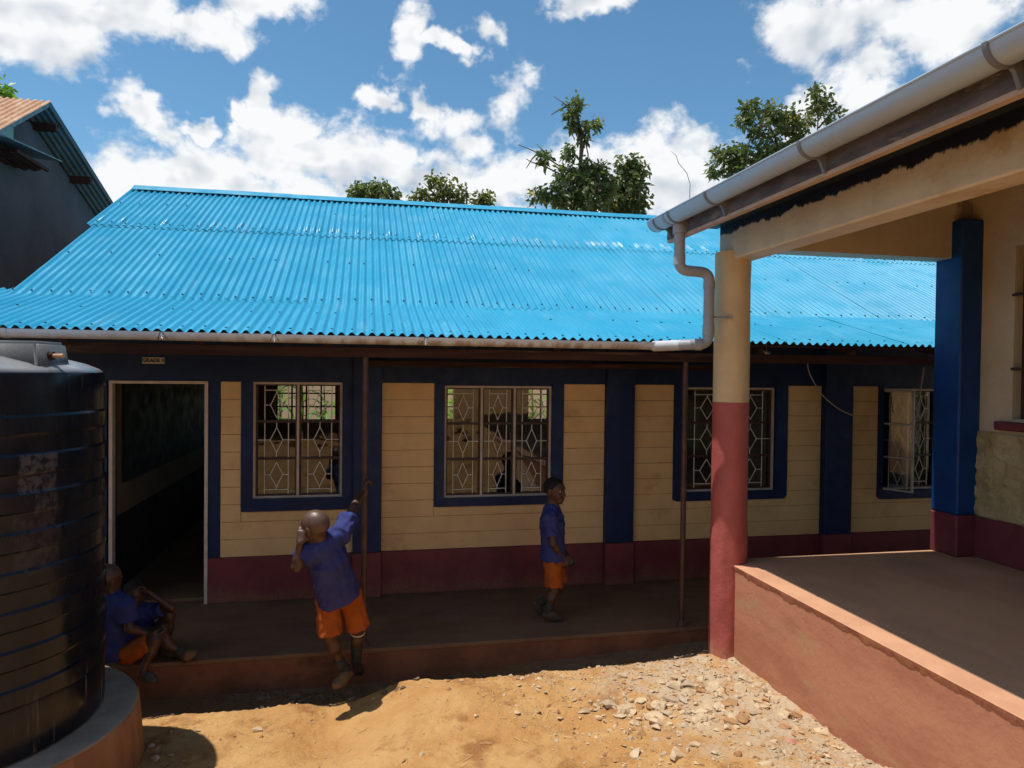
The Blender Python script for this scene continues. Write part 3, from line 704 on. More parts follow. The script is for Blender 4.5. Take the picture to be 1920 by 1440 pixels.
# column: wavy hand plaster
def column():
    mb = MB(); n = 40; zs = np.concatenate([np.linspace(-.35, 1.0, 34), np.linspace(1.05, 3.18, 30)]); rg = np.random.default_rng(2)
    def ring(zs, r0):
        base = len(mb.v)
        for z in zs:
            for k in range(n):
                w = 2*math.pi*k/n; q = float(vnoise(np.array(k*.45+3), np.array(z*4.5)))*.012*(1 if z < 1.1 else .45)+float(vnoise(np.array(k*1.4), np.array(z*22)))*.006*(1 if z < 1.1 else .2)
                r = r0+q+.012*max(0, .25-z)
                mb.v.append((CX+r*math.cos(w), CY+r*math.sin(w), z))
        m_ = len(zs)
        for i in range(m_-1):
            for k in range(n): q = base+i*n; mb.f.append((q+k, q+(k+1) % n, q+n+(k+1) % n, q+n+k))
    ring(zs[zs < 1.96].tolist()+[1.978], .142); c = obj('column', mb, 'pink', B, 'all'); c['label'] = 'round column, salmon pink below and cream above'
    mb = MB()
    def ring2(zs, r0): ring(zs, r0)
    M['colcream'] = mat('column_cream_paint', (.63, .475, .275), (.56, .41, .235), 3.2, .65, .4, 30, .25, (.50, .36, .2), 2.0)
    ring2([1.980]+zs[zs > 1.99].tolist(), .1405); obj('column_shaft', mb, 'colcream', B, 'all')
column()
# beams, pillar, inner wall
def sootmat():
    m = mat('sooty_cream_plaster', (.58, .47, .33), (.51, .41, .28), 3.2, .7, .45, 30, .25, (.50, .36, .22), 2.0)
    t = NT(m.node_tree); b = t.n['Principled BSDF']; base = b.inputs['Base Color'].links[0].from_socket
    pos = t.add('ShaderNodeNewGeometry').outputs['Position']
    e = t.vec('LENGTH', t.vec('MULTIPLY', t.vec('SUBTRACT', pos, (5.0, 5.15, 3.56)), (8, 0, 5.5))); e = t.math('ADD', e, t.math('MULTIPLY', t.math('SUBTRACT', t.noise(pos, 12, 8, .7), .5), 1.6))
    t.l.new(t.mix(t.rng(e, 1.15, .55, 0, .8), base, (.15, .105, .085)), b.inputs['Base Color']); return m
BX0, BX1, BZ = 2.824, 3.033, 3.114
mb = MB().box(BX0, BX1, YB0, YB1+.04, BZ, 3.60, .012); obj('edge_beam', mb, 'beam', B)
mb = MB().prism([(BX1-.001, 3.206), (5.055, 3.206), (5.055, 4.38), (BX1-.001, 3.62)], CY-.1, CY+.1); obj('cross_beam', mb, sootmat(), B)
PX0, PX1, PYa, PYb = 4.85, 5.095, 5.040, 5.325
pil = obj('pillar', MB().box(PX0, PX1, PYa, PYb, ZF+.35, 3.522, .012), 'pillarblue', B)
obj('pillar_base', MB().box(PX0-.003, PX1, PYa-.003, PYb+.003, ZF-.003, ZF+.349, .012), 'maroon', pil)
mb = MB(); XI = 5.055
wy0, wy1, wz0, wz1 = 3.5, 4.735, 1.870, 3.25
mb.box(XI, XI+.2, wy1, YB1, ZF-.1, 4.4).box(XI, XI+.2, wy0, wy1, ZF-.1, wz0).box(XI, XI+.2, wy0, wy1, wz1, 4.4).box(XI, XI+.2, YB0, wy0, ZF-.1, 4.4)
obj('inner_wall', mb, 'creamB', B)
obj('end_wall', MB().prism([(XI+.2, ZF-.1), (8.0, ZF-.1), (8.0, 5.2), (XI+.2, 4.40)], YB1-.2, YB1), 'creamB', B)
# rough render below the sill, pitted by hand
mb = MB(); rg = np.random.default_rng(4); ny_, nz_ = 90, 60
yy = np.linspace(5.042, 2.4, ny_); zz = np.linspace(1.037, 1.753, nz_)
for j in range(nz_):
    for i in range(ny_):
        e = float(vnoise(np.array(yy[i]*14), np.array(zz[j]*26)))*.030+float(vnoise(np.array(yy[i]*40), np.array(zz[j]*40)))*.018
        zl = zz[j]+(.012*float(vnoise(np.array(yy[i]*9.), np.array(0.))) if j in (0, nz_-1) else 0)
        mb.v.append((XI-.026+e if 0 < j < nz_-1 else XI-.001, yy[i], zl))
for j in range(nz_-1):
    for i in range(ny_-1): a = j*ny_+i; mb.f.append((a, a+1, a+ny_+1, a+ny_))
obj('rough_render', mb, 'roughcast', B, 'all')
obj('skirting', MB().box(XI-.022, XI+.01, YB0, PYa+.02, ZF-.003, 1.033, .006), 'maroon', B)
obj('window_sill', MB().box(XI-.07, XI+.05, wy0-.05, 4.846, 1.777, 1.848, .012), 'maroon', B)
wf = MB()
for a in (wy1-.03, wy1-.45, wy1-.87, wy0): wf.box(XI+.08, XI+.12, a, a+.03, wz0, wz1)
for a in (wz0, wz0+.40, wz0+.97, wz1-.03): wf.box(XI+.082, XI+.118, wy0, wy1, a, a+.03)
wB = obj('window', wf, 'brown_bar', B)
for i in range(3):
    for j, (a, b) in enumerate(((wz0+.03, wz0+.40), (wz0+.43, wz0+.97), (wz0+1.0, wz1-.03))):
        y_ = wy1-.42*(i+1)-.0; obj('pane', MB().box(XI+.098, XI+.102, y_+.0, y_+.39, a, b), 'glass', wB)
for q in (2.27, 2.86): obj('window_bar', MB().tube([(XI-.01, wy1+.005, q), (XI+.03, wy0, q)], .012, 8), 'brown_bar', wB)
# soot patch above the pillar
# roof of the right building
u = Vector((1, 0, .36)); sm = sheet_mesh('roof_sheet', 16.25, 5.8, seed=60, rows=3)
for c in range(9): place_sheet('roof_sheet', sm, 'ironC', B, (2.325, 5.462-c*W8, 3.446), (0, -1, 0), u)
obj('roof_underside', MB().add([(2.42, YB0, 3.450), (2.42, 5.42, 3.450), (7.7, 5.42, 5.35), (7.7, YB0, 5.35), (2.42, YB0, 3.43), (2.42, 5.42, 3.43), (7.7, 5.42, 5.33), (7.7, YB0, 5.33)],
                               [(0, 1, 2, 3), (7, 6, 5, 4), (0, 4, 5, 1), (1, 5, 6, 2), (2, 6, 7, 3), (3, 7, 4, 0)]), 'timber', B)
FX = 2.401
f_ = obj('fascia_board', MB().box(FX, FX+.028, YB0, 5.445, 3.294, 3.455, .003), 'fascia', B)
obj('soffit_strip', MB().box(FX+.002, FX+.05, YB0, 5.443, 3.270, 3.2935, .002), 'soffit', B)
obj('eave_soffit', MB().box(FX+.051, BX0-.002, YB0, 5.40, 3.398, 3.412), 'board', B)
GXB, GZB, GRB = 2.319, 3.440, .080
def half_gutter_y(name, y0, y1, xc, zt, r, m, th=.004, p=None):
    n = 16; pr = [(xc+r*math.cos(w), zt+r*math.sin(w)) for w in [math.pi+math.pi*k/n for k in range(n+1)]]
    pi = [(xc+(r-th)*math.cos(w), zt+(r-th)*math.sin(w)) for w in [2*math.pi-math.pi*k/n for k in range(n+1)]]
    return obj(name, MB().prism(pr+pi, y0, y1, 'y'), m, p or B, 50)
for a, b in ((YB0, 1.6), (1.603, 5.464)):
    g = half_gutter_y('gutter_length', a, b, GXB, GZB, GRB, 'pvcB'); obj('gutter_lip', MB().tube([(GXB-GRB, a, GZB), (GXB-GRB, b, GZB)], .007, 8), 'pvcB', g)
obj('gutter_end_cap', MB().prism([(GXB+GRB*1.02*math.cos(w), GZB+GRB*1.02*math.sin(w)) for w in [math.pi+math.pi*k/14 for k in range(15)]], 5.465, 5.474, 'y'), 'pvc', B)
for y in (5.35, 5.075, 4.47, 3.40, 2.24):
    br = half_gutter_y('gutter_bracket', y-.012, y+.012, GXB, GZB+.002, GRB+.009, 'pvcd', .008)
    obj('bracket_foot', MB().prism([(GXB+.03, GZB-GRB-.004), (FX, GZB-.05), (FX, GZB-.155), (FX-.012, GZB-.155), (GXB+.045, GZB-GRB-.016)], y-.009, y+.009, 'y'), 'pvcd', br)
half_gutter_y('gutter_union', 5.15, 5.19, GXB, GZB+.001, GRB+.005, 'pvc', .005)
# downpipe: outlet, swan neck, drop and the run into the other gutter
DY = 5.14
def pipe_path(pts, rad=.05):
    out = [Vector(pts[0])]
    for i in range(1, len(pts)-1):
        p = Vector(pts[i]); a = (Vector(pts[i-1])-p).normalized(); b = (Vector(pts[i+1])-p).normalized()
        for k in range(7):
            t = k/6; out.append((p+a*rad)*(1-t)**2+p*2*t*(1-t)+(p+b*rad)*t**2)
    out.append(Vector(pts[-1])); return out
DX, DX2 = 2.372, 2.625
dp = obj('downpipe', MB().tube(pipe_path([(DX, DY, 3.376), (DX, DY, 3.007), (DX2, DY, 2.997), (DX2, DY, 2.438), (2.48, DY+.03, 2.432)], .075), .042, 16), 'pvc', B, 60)
for (a, b, r) in (((DX, DY, 3.386), (DX, DY, 3.29), .054), ((DX, DY, 3.124), (DX, DY, 3.046), .046), ((DX2, DY, 2.93), (DX2, DY, 2.87), .046), ((DX2, DY, 2.59), (DX2, DY, 2.50), .046), ((2.565, DY, 2.434), (2.515, DY+.01, 2.434), .046)):
    obj('pipe_socket', MB().tube([a, b], r, 16), 'pvc', dp, True)
obj('pipe_run', MB().tube([(2.50, DY+.02, 2.4325), (2.46, DY+.06, 2.4315), (2.43, DY+.09, 2.4305)], .0415, 16), 'pvc', dp, True)
obj('pipe_sleeve', MB().tube([(2.44, DY+.08, 2.431), (2.30, GY-.01, 2.426)], .0425, 16), 'pvc_sunlit', dp, True)
obj('pipe_clip', MB().tube([(DX2, DY, 2.642), (DX2, DY, 2.662)], .046, 16).box(DX2+.04, DX2+.16, DY-.01, DY+.01, 2.645, 2.659).tube([(CX-.09, CY-.115, 2.652), (CX-.09, CY-.145, 2.652)], .012, 8), 'pvc', dp, True)

# ------------------------------------------------------------------ tall gabled building on the far left
XC = -4.2
C = thing('gabled_house', 'tall grey rendered gable house with rusty front roof slope', 'building', (-7, 10.5, -.3))
ap = PXp(93, 190, XC+.32); bk = PXp(213, 382, XC+.32); fr = PXp(2, 240, XC+.32)
sb = (bk.z-ap.z)/(bk.y-ap.y); sf = (ap.z-fr.z)/(ap.y-fr.y)
yb, yf = ap.y+5.2, ap.y-3.4
zb, zf = ap.z+sb*5.2, ap.z-sf*3.4
g_ = .10
obj('gable_wall', MB().prism([(yf+.3, -.4), (yb-.3, -.4), (yb-.3, zb-g_-sb*.3), (ap.y, ap.z-g_-.02), (yf+.3, zf-g_+sf*.3)], XC-.2, XC, 'x'), 'wallC', C)
obj('front_wall', MB().box(-11, XC-.2, yf+.3, yf+.5, -.4, zf+.02), 'wallC', C)
sbk = sheet_mesh('roof_sheet', 16.25, math.hypot(5.2, sb*5.2), seed=70, rows=3); sfr = sheet_mesh('roof_sheet', 16.25, math.hypot(3.4, sf*3.4), seed=71, rows=3)
for c in range(6):
    place_sheet('roof_sheet', sbk, 'ironC', C, (XC+.32-c*W8, yb, zb), (-1, 0, 0), (0, -5.2, -sb*5.2), lift=0)
    place_sheet('roof_sheet', sfr, 'rust', C, (XC+.32-(c+1)*W8, yf, zf), (1, 0, 0), (0, 3.4, sf*3.4), lift=0)
for k in (.35, 1.5, 2.9, 4.3):
    y = ap.y+k; z = ap.z+sb*k-.03
    obj('purlin', MB().box(XC-.05, XC+.27, y-.04, y+.04, z-.12, z-.025), 'timber', C)
for k in (.35, 1.8): y = ap.y-k; obj('purlin', MB().box(XC-.05, XC+.27, y-.04, y+.04, ap.z-sf*k-.15, ap.z-sf*k-.055), 'timber', C)
obj('verge_board', MB().add([(XC+.29, ap.y, ap.z-.01), (XC+.31, ap.y, ap.z-.01), (XC+.31, ap.y, ap.z-.075), (XC+.29, ap.y, ap.z-.075), (XC+.29, yf, zf-.01), (XC+.31, yf, zf-.01), (XC+.31, yf, zf-.075), (XC+.29, yf, zf-.075)],
                            [(0, 1, 2, 3), (7, 6, 5, 4), (0, 4, 5, 1), (1, 5, 6, 2), (2, 6, 7, 3), (3, 7, 4, 0)]), 'ironC', C)
q = PXp(12, 232, XC+.1)
obj('eave_board', MB().box(XC+.01, XC+.12, q.y-1.2, q.y+.12, q.z-.20, q.z+.0), 'turq', C)
obj('eave_board', MB().box(XC+.01, XC+.10, q.y-1.2, q.y+.20, q.z-.42, q.z-.205), 'timber', C)
q = PXp(25, 285, XC+.05); cn = MB()
cn.add([(XC, q.y-1, q.z-.05), (XC+.42, q.y-1, q.z-.10), (XC+.42, q.y+.42, q.z+.04), (XC, q.y+.55, q.z+.1), (XC, q.y-1, q.z-.06), (XC+.42, q.y-1, q.z-.115), (XC+.42, q.y+.42, q.z+.025), (XC, q.y+.55, q.z+.09)],
       [(0, 1, 2, 3), (7, 6, 5, 4), (0, 4, 5, 1), (1, 5, 6, 2), (2, 6, 7, 3), (3, 7, 4, 0)])
aw = obj('awning_sheet', cn, 'ironC', C)
cn = MB()
for k in range(7): cn.box(XC+.02+k*.05, XC+.05+k*.05, q.y-.6, q.y+.12+.03*(k*3 % 5), q.z-.16-.004*(k % 3), q.z-.12-.004*(k % 3))
obj('awning_slats', cn, 'timber', aw)

# ------------------------------------------------------------------ unseen shed added behind the viewpoint to darken the reflections in the panes
D = thing('added_shed', 'unseen shed added behind the viewpoint to darken reflections in the two-leaf window', 'building', (-3.4, -5, .5))
obj('wall', MB().box(-7.5, .15, -5.2, -3.6, 0, 3.0), 'plinth', D)  # wall of the added unseen shed
obj('roof', MB().add([(-7.9, -2.7, 2.85), (.5, -2.7, 2.85), (.5, -5.4, 3.5), (-7.9, -5.4, 3.5), (-7.9, -2.7, 2.82), (.5, -2.7, 2.82), (.5, -5.4, 3.46), (-7.9, -5.4, 3.46)], [(0, 1, 2, 3), (7, 6, 5, 4), (0, 4, 5, 1), (1, 5, 6, 2), (2, 6, 7, 3), (3, 7, 4, 0)]), 'rust', D)  # roof of the added unseen shed
obj('added_shed_door', MB().box(-2.6, -1.7, -3.6, -3.56, .6, 2.5, .01), 'timber', D)

# ------------------------------------------------------------------ water tank and its plinth
M['tank'] = tankmat()
pc = (-2.215, 4.47); PZt = .20
pb = thing('tank_plinth', 'round earth-stained concrete plinth under the black water tank', 'plinth', (pc[0], pc[1], -.3))
prof = [(.925, -.4), (.915, -.1), (.902, .05), (.893, .17), (.884, .192)]
mb = MB().lathe(prof, pc, 96, close=False)
mb.v = [(x+.010*float(vnoise(np.array(x*7), np.array(y*7+z*5))), y+.010*float(vnoise(np.array(y*8+3), np.array(z*9))), z) for x, y, z in mb.v]
obj('drum', mb, 'conc', pb, 'all')
obj('top', MB().lathe([(.889, .187), (.872, .2), (.3, .202), (.01, .203)], pc, 96), 'conctop', pb, 'all')
tk = thing('water_tank', 'big black ribbed plastic water tank standing on its round plinth', 'tank', (TANK[0], TANK[1], .203))
tr_ = TANK[2]; prof = [(.05, .204), (tr_-.03, .204), (tr_-.006, .215), (tr_, .24)]
z = .48
prof.append((tr_, z-.02))
while z < 2.02:
    # proud band, then a crisp groove
    prof += [(tr_-.004, z), (tr_+.006, z+.012), (tr_+.007, z+.095), (tr_-.004, z+.108), (tr_-.005, z+.19)]
    z += .196
prof += [(tr_-.002, 2.04), (tr_-.002, 2.155), (tr_-.006, 2.172), (tr_-.03, 2.192), (tr_-.10, 2.222), (tr_-.25, 2.262), (.3, 2.30), (.05, 2.31)]
body = obj('body', MB().lathe(prof, TANK[:2], 128), 'tank', tk, 30)
# box-shaped lid moulding on the crown
ang = math.radians(-10); lc = Vector((TANK[0]-.02, TANK[1]-.10, 0)); ex = Vector((math.cos(ang), math.sin(ang), 0)); ey = Vector((-ex.y, ex.x, 0))
def lidbox(name, a0, a1, b0, b1, z0, z1, tp, m, par):
    bm = bmesh.new(); vs = []
    for (zz, k) in ((z0, 0), (z1, tp)):
        for (a, b) in ((a0+k, b0+k), (a1-k, b0+k), (a1-k, b1-k), (a0+k, b1-k)): vs.append(bm.verts.new(lc+ex*a+ey*b+Vector((0, 0, zz))))
    for f in ((3, 2, 1, 0), (4, 5, 6, 7), (0, 1, 5, 4), (1, 2, 6, 5), (2, 3, 7, 6), (3, 0, 4, 7)): bm.faces.new([vs[i] for i in f])
    bmesh.ops.bevel(bm, geom=bm.edges[:], offset=.018, segments=3, affect='EDGES'); me = bpy.data.meshes.new(name); bm.to_mesh(me); bm.free(); return link(name, me, m, par, 'all')
M['lid'] = mat('dusty_black_plastic', (.085, .09, .095), (.13, .13, .13), 4, .55, .15, 40, .4, (.05, .055, .06), 3)
lidbox('lid_moulding', -.70, .70, -.17, .15, 2.10, 2.338, .03, 'lid', tk)
q = lc+ex*.682-ey*.05+Vector((0, 0, 2.262))
obj('inlet_pipe', MB().tube([q, q+ex*.085-ey*.02], .011, 10), 'rust', tk, True); obj('inlet_nut', MB().tube([q-ex*.01, q+ex*.022], .023, 6), 'timber', tk)

# ------------------------------------------------------------------ cables on the far wall
def cable(name, label, pts, r=.006):
    P = [Vector(p) for p in pts]; out = []
    for i in range(len(P)-1):
        p0, p1, p2, p3 = P[max(i-1, 0)], P[i], P[i+1], P[min(i+2, len(P)-1)]
        for k in range(6):
            t = k/6; out.append(.5*((2*p1)+(p2-p0)*t+(2*p0-5*p1+4*p2-p3)*t*t+(3*p1-p0-3*p2+p3)*t**3))
    out.append(P[-1]); return tag(obj(name, MB().tube(out, r, 6), 'cable', None, 'all'), label, 'cable')
yc = 6.93
cable('hanging_cable', 'pale cable drooping across the navy pilaster towards the open casement', [PY(1513, 672, 6.9), PY(1518, 700, 6.92), PY(1540, 738, yc), PY(1570, 765, yc), PY(1599, 779, yc)])
cable('coiled_cable', 'pale cable with a small coil hanging inside the open casement window', [PY(1733, 688, 7.0), PY(1726, 730, 7.01), PY(1722, 770, 7.02), PY(1712, 800, 7.02), PY(1706, 818, 7.02), PY(1711, 832, 7.02), PY(1719, 822, 7.02), PY(1717, 804, 7.02), PY(1708, 806, 7.03), PY(1707, 826, 7.03), PY(1716, 830, 7.03), PY(1712, 804, 7.03), PY(1700, 798, 7.0), PY(1690, 797, 6.98)], .007)
tag(obj('wire_stub', MB().tube([PY(1293, 374, 4.86), PY(1294, 345, 4.86), PY(1288, 325, 4.87), PY(1272, 305, 4.88), PY(1268, 292, 4.9), PY(1258, 283, 4.92)], .003, 5), 'cable', None, 'all'), 'thin bent wire sticking up above the end of the grey gutter', 'wire')
lh = PY(1437, 662, 6.2)
tag(obj('lamp_bulb', MB().tube([lh+Vector((-.03, 0, .02)), lh+Vector((-.015, 0, .012)), lh, lh+Vector((.022, 0, -.004)), lh+Vector((.045, 0, .012))], [.006, .012, .024, .020, .004], 10).tube([lh+Vector((0, 0, .0)), lh+Vector((0, 0, .19))], .003, 5), 'white', None, 'all'), 'small white lamp holder under the blue eave past the round column', 'lamp')

# ------------------------------------------------------------------ people
def sdf_mesh(name, prims, res, k=.02, wrinkle=0, pad=.05, wf=(60, 45, 70)):
    P = np.array([np.array(q, float) for p in prims for q in p['b']]); lo = P.min(0)-pad; hi = P.max(0)+pad
    n = np.ceil((hi-lo)/res).astype(int)+1
    F = np.full(n, .5, np.float32)
    ax = [lo[i]+res*np.arange(n[i]) for i in range(3)]
    for p in prims:
        b = np.array(p['b'], float); m = p.get('k', k)+4*res
        i0 = np.maximum(np.floor((b.min(0)-m-lo)/res).astype(int), 0); i1 = np.minimum(np.ceil((b.max(0)+m-lo)/res).astype(int)+1, n)
        if (i1 <= i0).any(): continue
        X, Y, Z = np.meshgrid(*[ax[i][i0[i]:i1[i]] for i in range(3)], indexing='ij')
        d = p['f'](X, Y, Z)
        sl = tuple(slice(i0[i], i1[i]) for i in range(3)); c = F[sl]; kk = p.get('k', k)
        if p.get('sub'): d = -d; h = np.maximum(kk-np.abs(c-d), 0)/kk; F[sl] = np.maximum(c, d)+h*h*kk/4
        else: h = np.maximum(kk-np.abs(c-d), 0)/kk; F[sl] = np.minimum(c, d)-h*h*kk/4
    if wrinkle:
        X, Y, Z = np.meshgrid(*ax, indexing='ij')
        F += wrinkle*(np.sin(X*wf[0]+2.2*np.sin(Z*23+Y*15))*np.sin(Z*wf[1]+1.7*np.sin(X*31))+.6*np.sin(Y*wf[2]+Z*38+np.sin(X*40)*2))
    # surface nets
    S = F < 0; c8 = [S[i:n[0]-1+i, j:n[1]-1+j, k_:n[2]-1+k_] for i in (0, 1) for j in (0, 1) for k_ in (0, 1)]
    s = sum(c.astype(np.int8) for c in c8); act = (s > 0) & (s < 8)
    idx = -np.ones(act.shape, int); cells = np.argwhere(act); idx[act] = np.arange(len(cells))
    acc = np.zeros((len(cells), 3)); cnt = np.zeros(len(cells))
    for a in range(3):
        for o1 in (0, 1):
            for o2 in (0, 1):
                o = [0, 0, 0]; oth = [q for q in range(3) if q != a]; o[oth[0]] = o1; o[oth[1]] = o2
                e = list(o); e[a] = 1
                c0 = cells+o; c1 = cells+e
                f0 = F[tuple(c0.T)]; f1 = F[tuple(c1.T)]; m = (f0 < 0) != (f1 < 0)
                t = np.where(m, f0/np.where(m, f0-f1, 1), 0)
                p = np.array(o)+0.*acc; p[:, a] += t; acc[m] += p[m]; cnt[m] += 1
    V = (cells+acc/cnt[:, None])*res+lo
    faces = []
    for a in range(3):
        b, c = (a+1) % 3, (a+2) % 3
        sl0 = [slice(None)]*3; sl1 = [slice(None)]*3; sl0[a] = slice(0, n[a]-1); sl1[a] = slice(1, n[a])
        df = S[tuple(sl0)] != S[tuple(sl1)]; e = np.argwhere(df)
        e = e[(e[:, b] > 0) & (e[:, c] > 0) & (e[:, b] < n[b]-1) & (e[:, c] < n[c]-1)]
        flip = S[tuple(e.T)]
        def cell(db, dc): q = e.copy(); q[:, b] += db; q[:, c] += dc; return idx[tuple(q.T)]
        q = np.stack([cell(-1, -1), cell(0, -1), cell(0, 0), cell(-1, 0)], 1)
        q[~flip] = q[~flip][:, ::-1]; faces.append(q)
    Q = np.concatenate(faces)
    me = bpy.data.meshes.new(name); me.from_pydata(V.tolist(), [], Q.tolist()); me.validate(); me.update(); return me

def cap(a, b, ra, rb, **kw):
    a, b = np.array(a, float), np.array(b, float); ab = b-a; L2_ = (ab@ab)+1e-12; R = max(ra, rb)
    def f(X, Y, Z):
        px, py, pz = X-a[0], Y-a[1], Z-a[2]; t = np.clip((px*ab[0]+py*ab[1]+pz*ab[2])/L2_, 0, 1)
        return np.sqrt((px-ab[0]*t)**2+(py-ab[1]*t)**2+(pz-ab[2]*t)**2)-(ra+(rb-ra)*t)
    return dict(f=f, b=[np.minimum(a, b)-R, np.maximum(a, b)+R], **kw)
def cone(a, b, ra, rb, flat=None, **kw):
    """tapered tube with flat ends; flat = (dir, factor) squashes the section along dir"""
    a, b = np.array(a, float), np.array(b, float); ab = b-a; L = math.sqrt(ab@ab); u = ab/L; R = max(ra, rb)*1.3
    fd = None
    if flat is not None: fd = np.array(flat[0], float); fd = fd-u*(fd@u); fd /= np.linalg.norm(fd)
    def f(X, Y, Z):
        px, py, pz = X-a[0], Y-a[1], Z-a[2]; t = px*u[0]+py*u[1]+pz*u[2]
        qx, qy, qz = px-u[0]*t, py-u[1]*t, pz-u[2]*t
        if fd is not None:
            w = qx*fd[0]+qy*fd[1]+qz*fd[2]; s = w*(1/flat[1]-1); qx, qy, qz = qx+fd[0]*s, qy+fd[1]*s, qz+fd[2]*s
        r = ra+(rb-ra)*np.clip(t/L, 0, 1)
        return np.maximum(np.sqrt(qx*qx+qy*qy+qz*qz)-r, np.maximum(-t, t-L))
    return dict(f=f, b=[np.minimum(a, b)-R, np.maximum(a, b)+R], **kw)
def ell(c, r, axes=None, **kw):
    c = np.array(c, float); r = np.array(r, float); A_ = np.eye(3) if axes is None else np.array(axes, float); m = r.max()
    def f(X, Y, Z):
        d = [X-c[0], Y-c[1], Z-c[2]]; q = [(A_[i, 0]*d[0]+A_[i, 1]*d[1]+A_[i, 2]*d[2])/r[i] for i in range(3)]
        k0 = np.sqrt(q[0]**2+q[1]**2+q[2]**2); k1 = np.sqrt((q[0]/r[0])**2+(q[1]/r[1])**2+(q[2]/r[2])**2)+1e-9
        return k0*(k0-1)/k1
    return dict(f=f, b=[c-m, c+m], **kw)
def frame(fwd, up):
    f = np.array(fwd, float); f /= np.linalg.norm(f); u = np.array(up, float); u -= f*(u@f); u /= np.linalg.norm(u); s = np.cross(f, u); return np.array([s, f, u])  # right, forward, up
def head(c, fwd, up, s=1.0):
    """skull, jaw, nose, lips, brow and ears; c = centre of the skull"""
    A_ = frame(fwd, up); c = np.array(c, float); g = lambda x, y, z: c+s*(A_[0]*x+A_[1]*y+A_[2]*z)
    e = lambda p, r, k=.012: ell(g(*p), np.array(r)*s, A_, k=k)
    P = [e((0, -.006, .018), (.074, .092, .084), .03), e((0, .030, -.045), (.052, .056, .064), .035), e((0, .058, -.086), (.026, .024, .020), .02),
         e((0, .088, -.030), (.017, .018, .016), .012), cap(g(0, .078, .008), g(0, .092, -.026), .009*s, .013*s, k=.012),
         e((0, .079, -.064), (.026, .013, .010), .008), e((0, .074, .022), (.046, .014, .010), .014),
         e((.033, .060, -.035), (.022, .022, .022), .02), e((-.033, .060, -.035), (.022, .022, .022), .02),
         e((.077, -.004, -.012), (.010, .020, .032), .008), e((-.077, -.004, -.012), (.010, .020, .032), .008)]
    eyes = [(g(.030, .072, .004), .0105*s), (g(-.030, .072, .004), .0105*s)]
    return P, eyes, A_
def hand(w, fdir, pdir, curl=.5, tside=1, s=1.0, spread=.2):
    """palm, four fingers and thumb; w = wrist, fdir = along fingers, pdir = palm facing"""
    f = np.array(fdir, float); f /= np.linalg.norm(f); p = np.array(pdir, float); p -= f*(p@f); p /= np.linalg.norm(p); sd_ = np.cross(f, p)*tside; w = np.array(w, float)
    P = []
    for i, L in enumerate((.052, .060, .056, .044)):
        o = (i-1.5)*-.0165*s; base = w+sd_*o*.55+f*.012*s; kn = w+sd_*o+f*.066*s*(1-.03*abs(i-1.2))
        P.append(cap(base, kn, .011*s, .0105*s, k=.012))
        d = f*math.cos(curl*.6)+p*math.sin(curl*.6)+sd_*o*spread*8; d /= np.linalg.norm(d); a = kn+d*L*.45*s
        d2 = f*math.cos(curl*1.7)+p*math.sin(curl*1.7); d2 /= np.linalg.norm(d2); b = a+d2*L*.33*s
        d3 = f*math.cos(curl*2.6)+p*math.sin(curl*2.6); e = b+d3*L*.26*s
        P += [cap(kn, a, .0088*s, .0080*s, k=.006), cap(a, b, .0080*s, .0074*s, k=.004), cap(b, e, .0074*s, .0064*s, k=.004)]
    t0 = w+sd_*.016*s+f*.014*s; t1 = t0+(sd_*.7+f*.6+p*.35)*.034*s; t2 = t1+(sd_*.25+f*.85+p*.5)*.030*s
    P += [cap(t0, t1, .0125*s, .0095*s, k=.010), cap(t1, t2, .0092*s, .0072*s, k=.005)]
    return P
def shoe_prims(heel, toe, up, s=1.0):
    h, t, u = np.array(heel, float), np.array(toe, float), np.array(up, float); d = t-h; L = np.linalg.norm(d); d /= L; u = u-d*(u@d); u /= np.linalg.norm(u); sd_ = np.cross(d, u)
    A_ = np.array([sd_, d, u])
    return [ell(h+d*L*.22+u*.034*s, (.034*s, L*.30, .036*s), A_, k=.02), ell(h+d*L*.66+u*.024*s, (.040*s, L*.38, .027*s), A_, k=.03), ell(h+d*L*.40+u*.045*s, (.032*s, L*.25, .030*s), A_, k=.02),
            ell(h+d*L*.5+u*.006*s, (.039*s, L*.53, .009*s), A_, k=.006)]

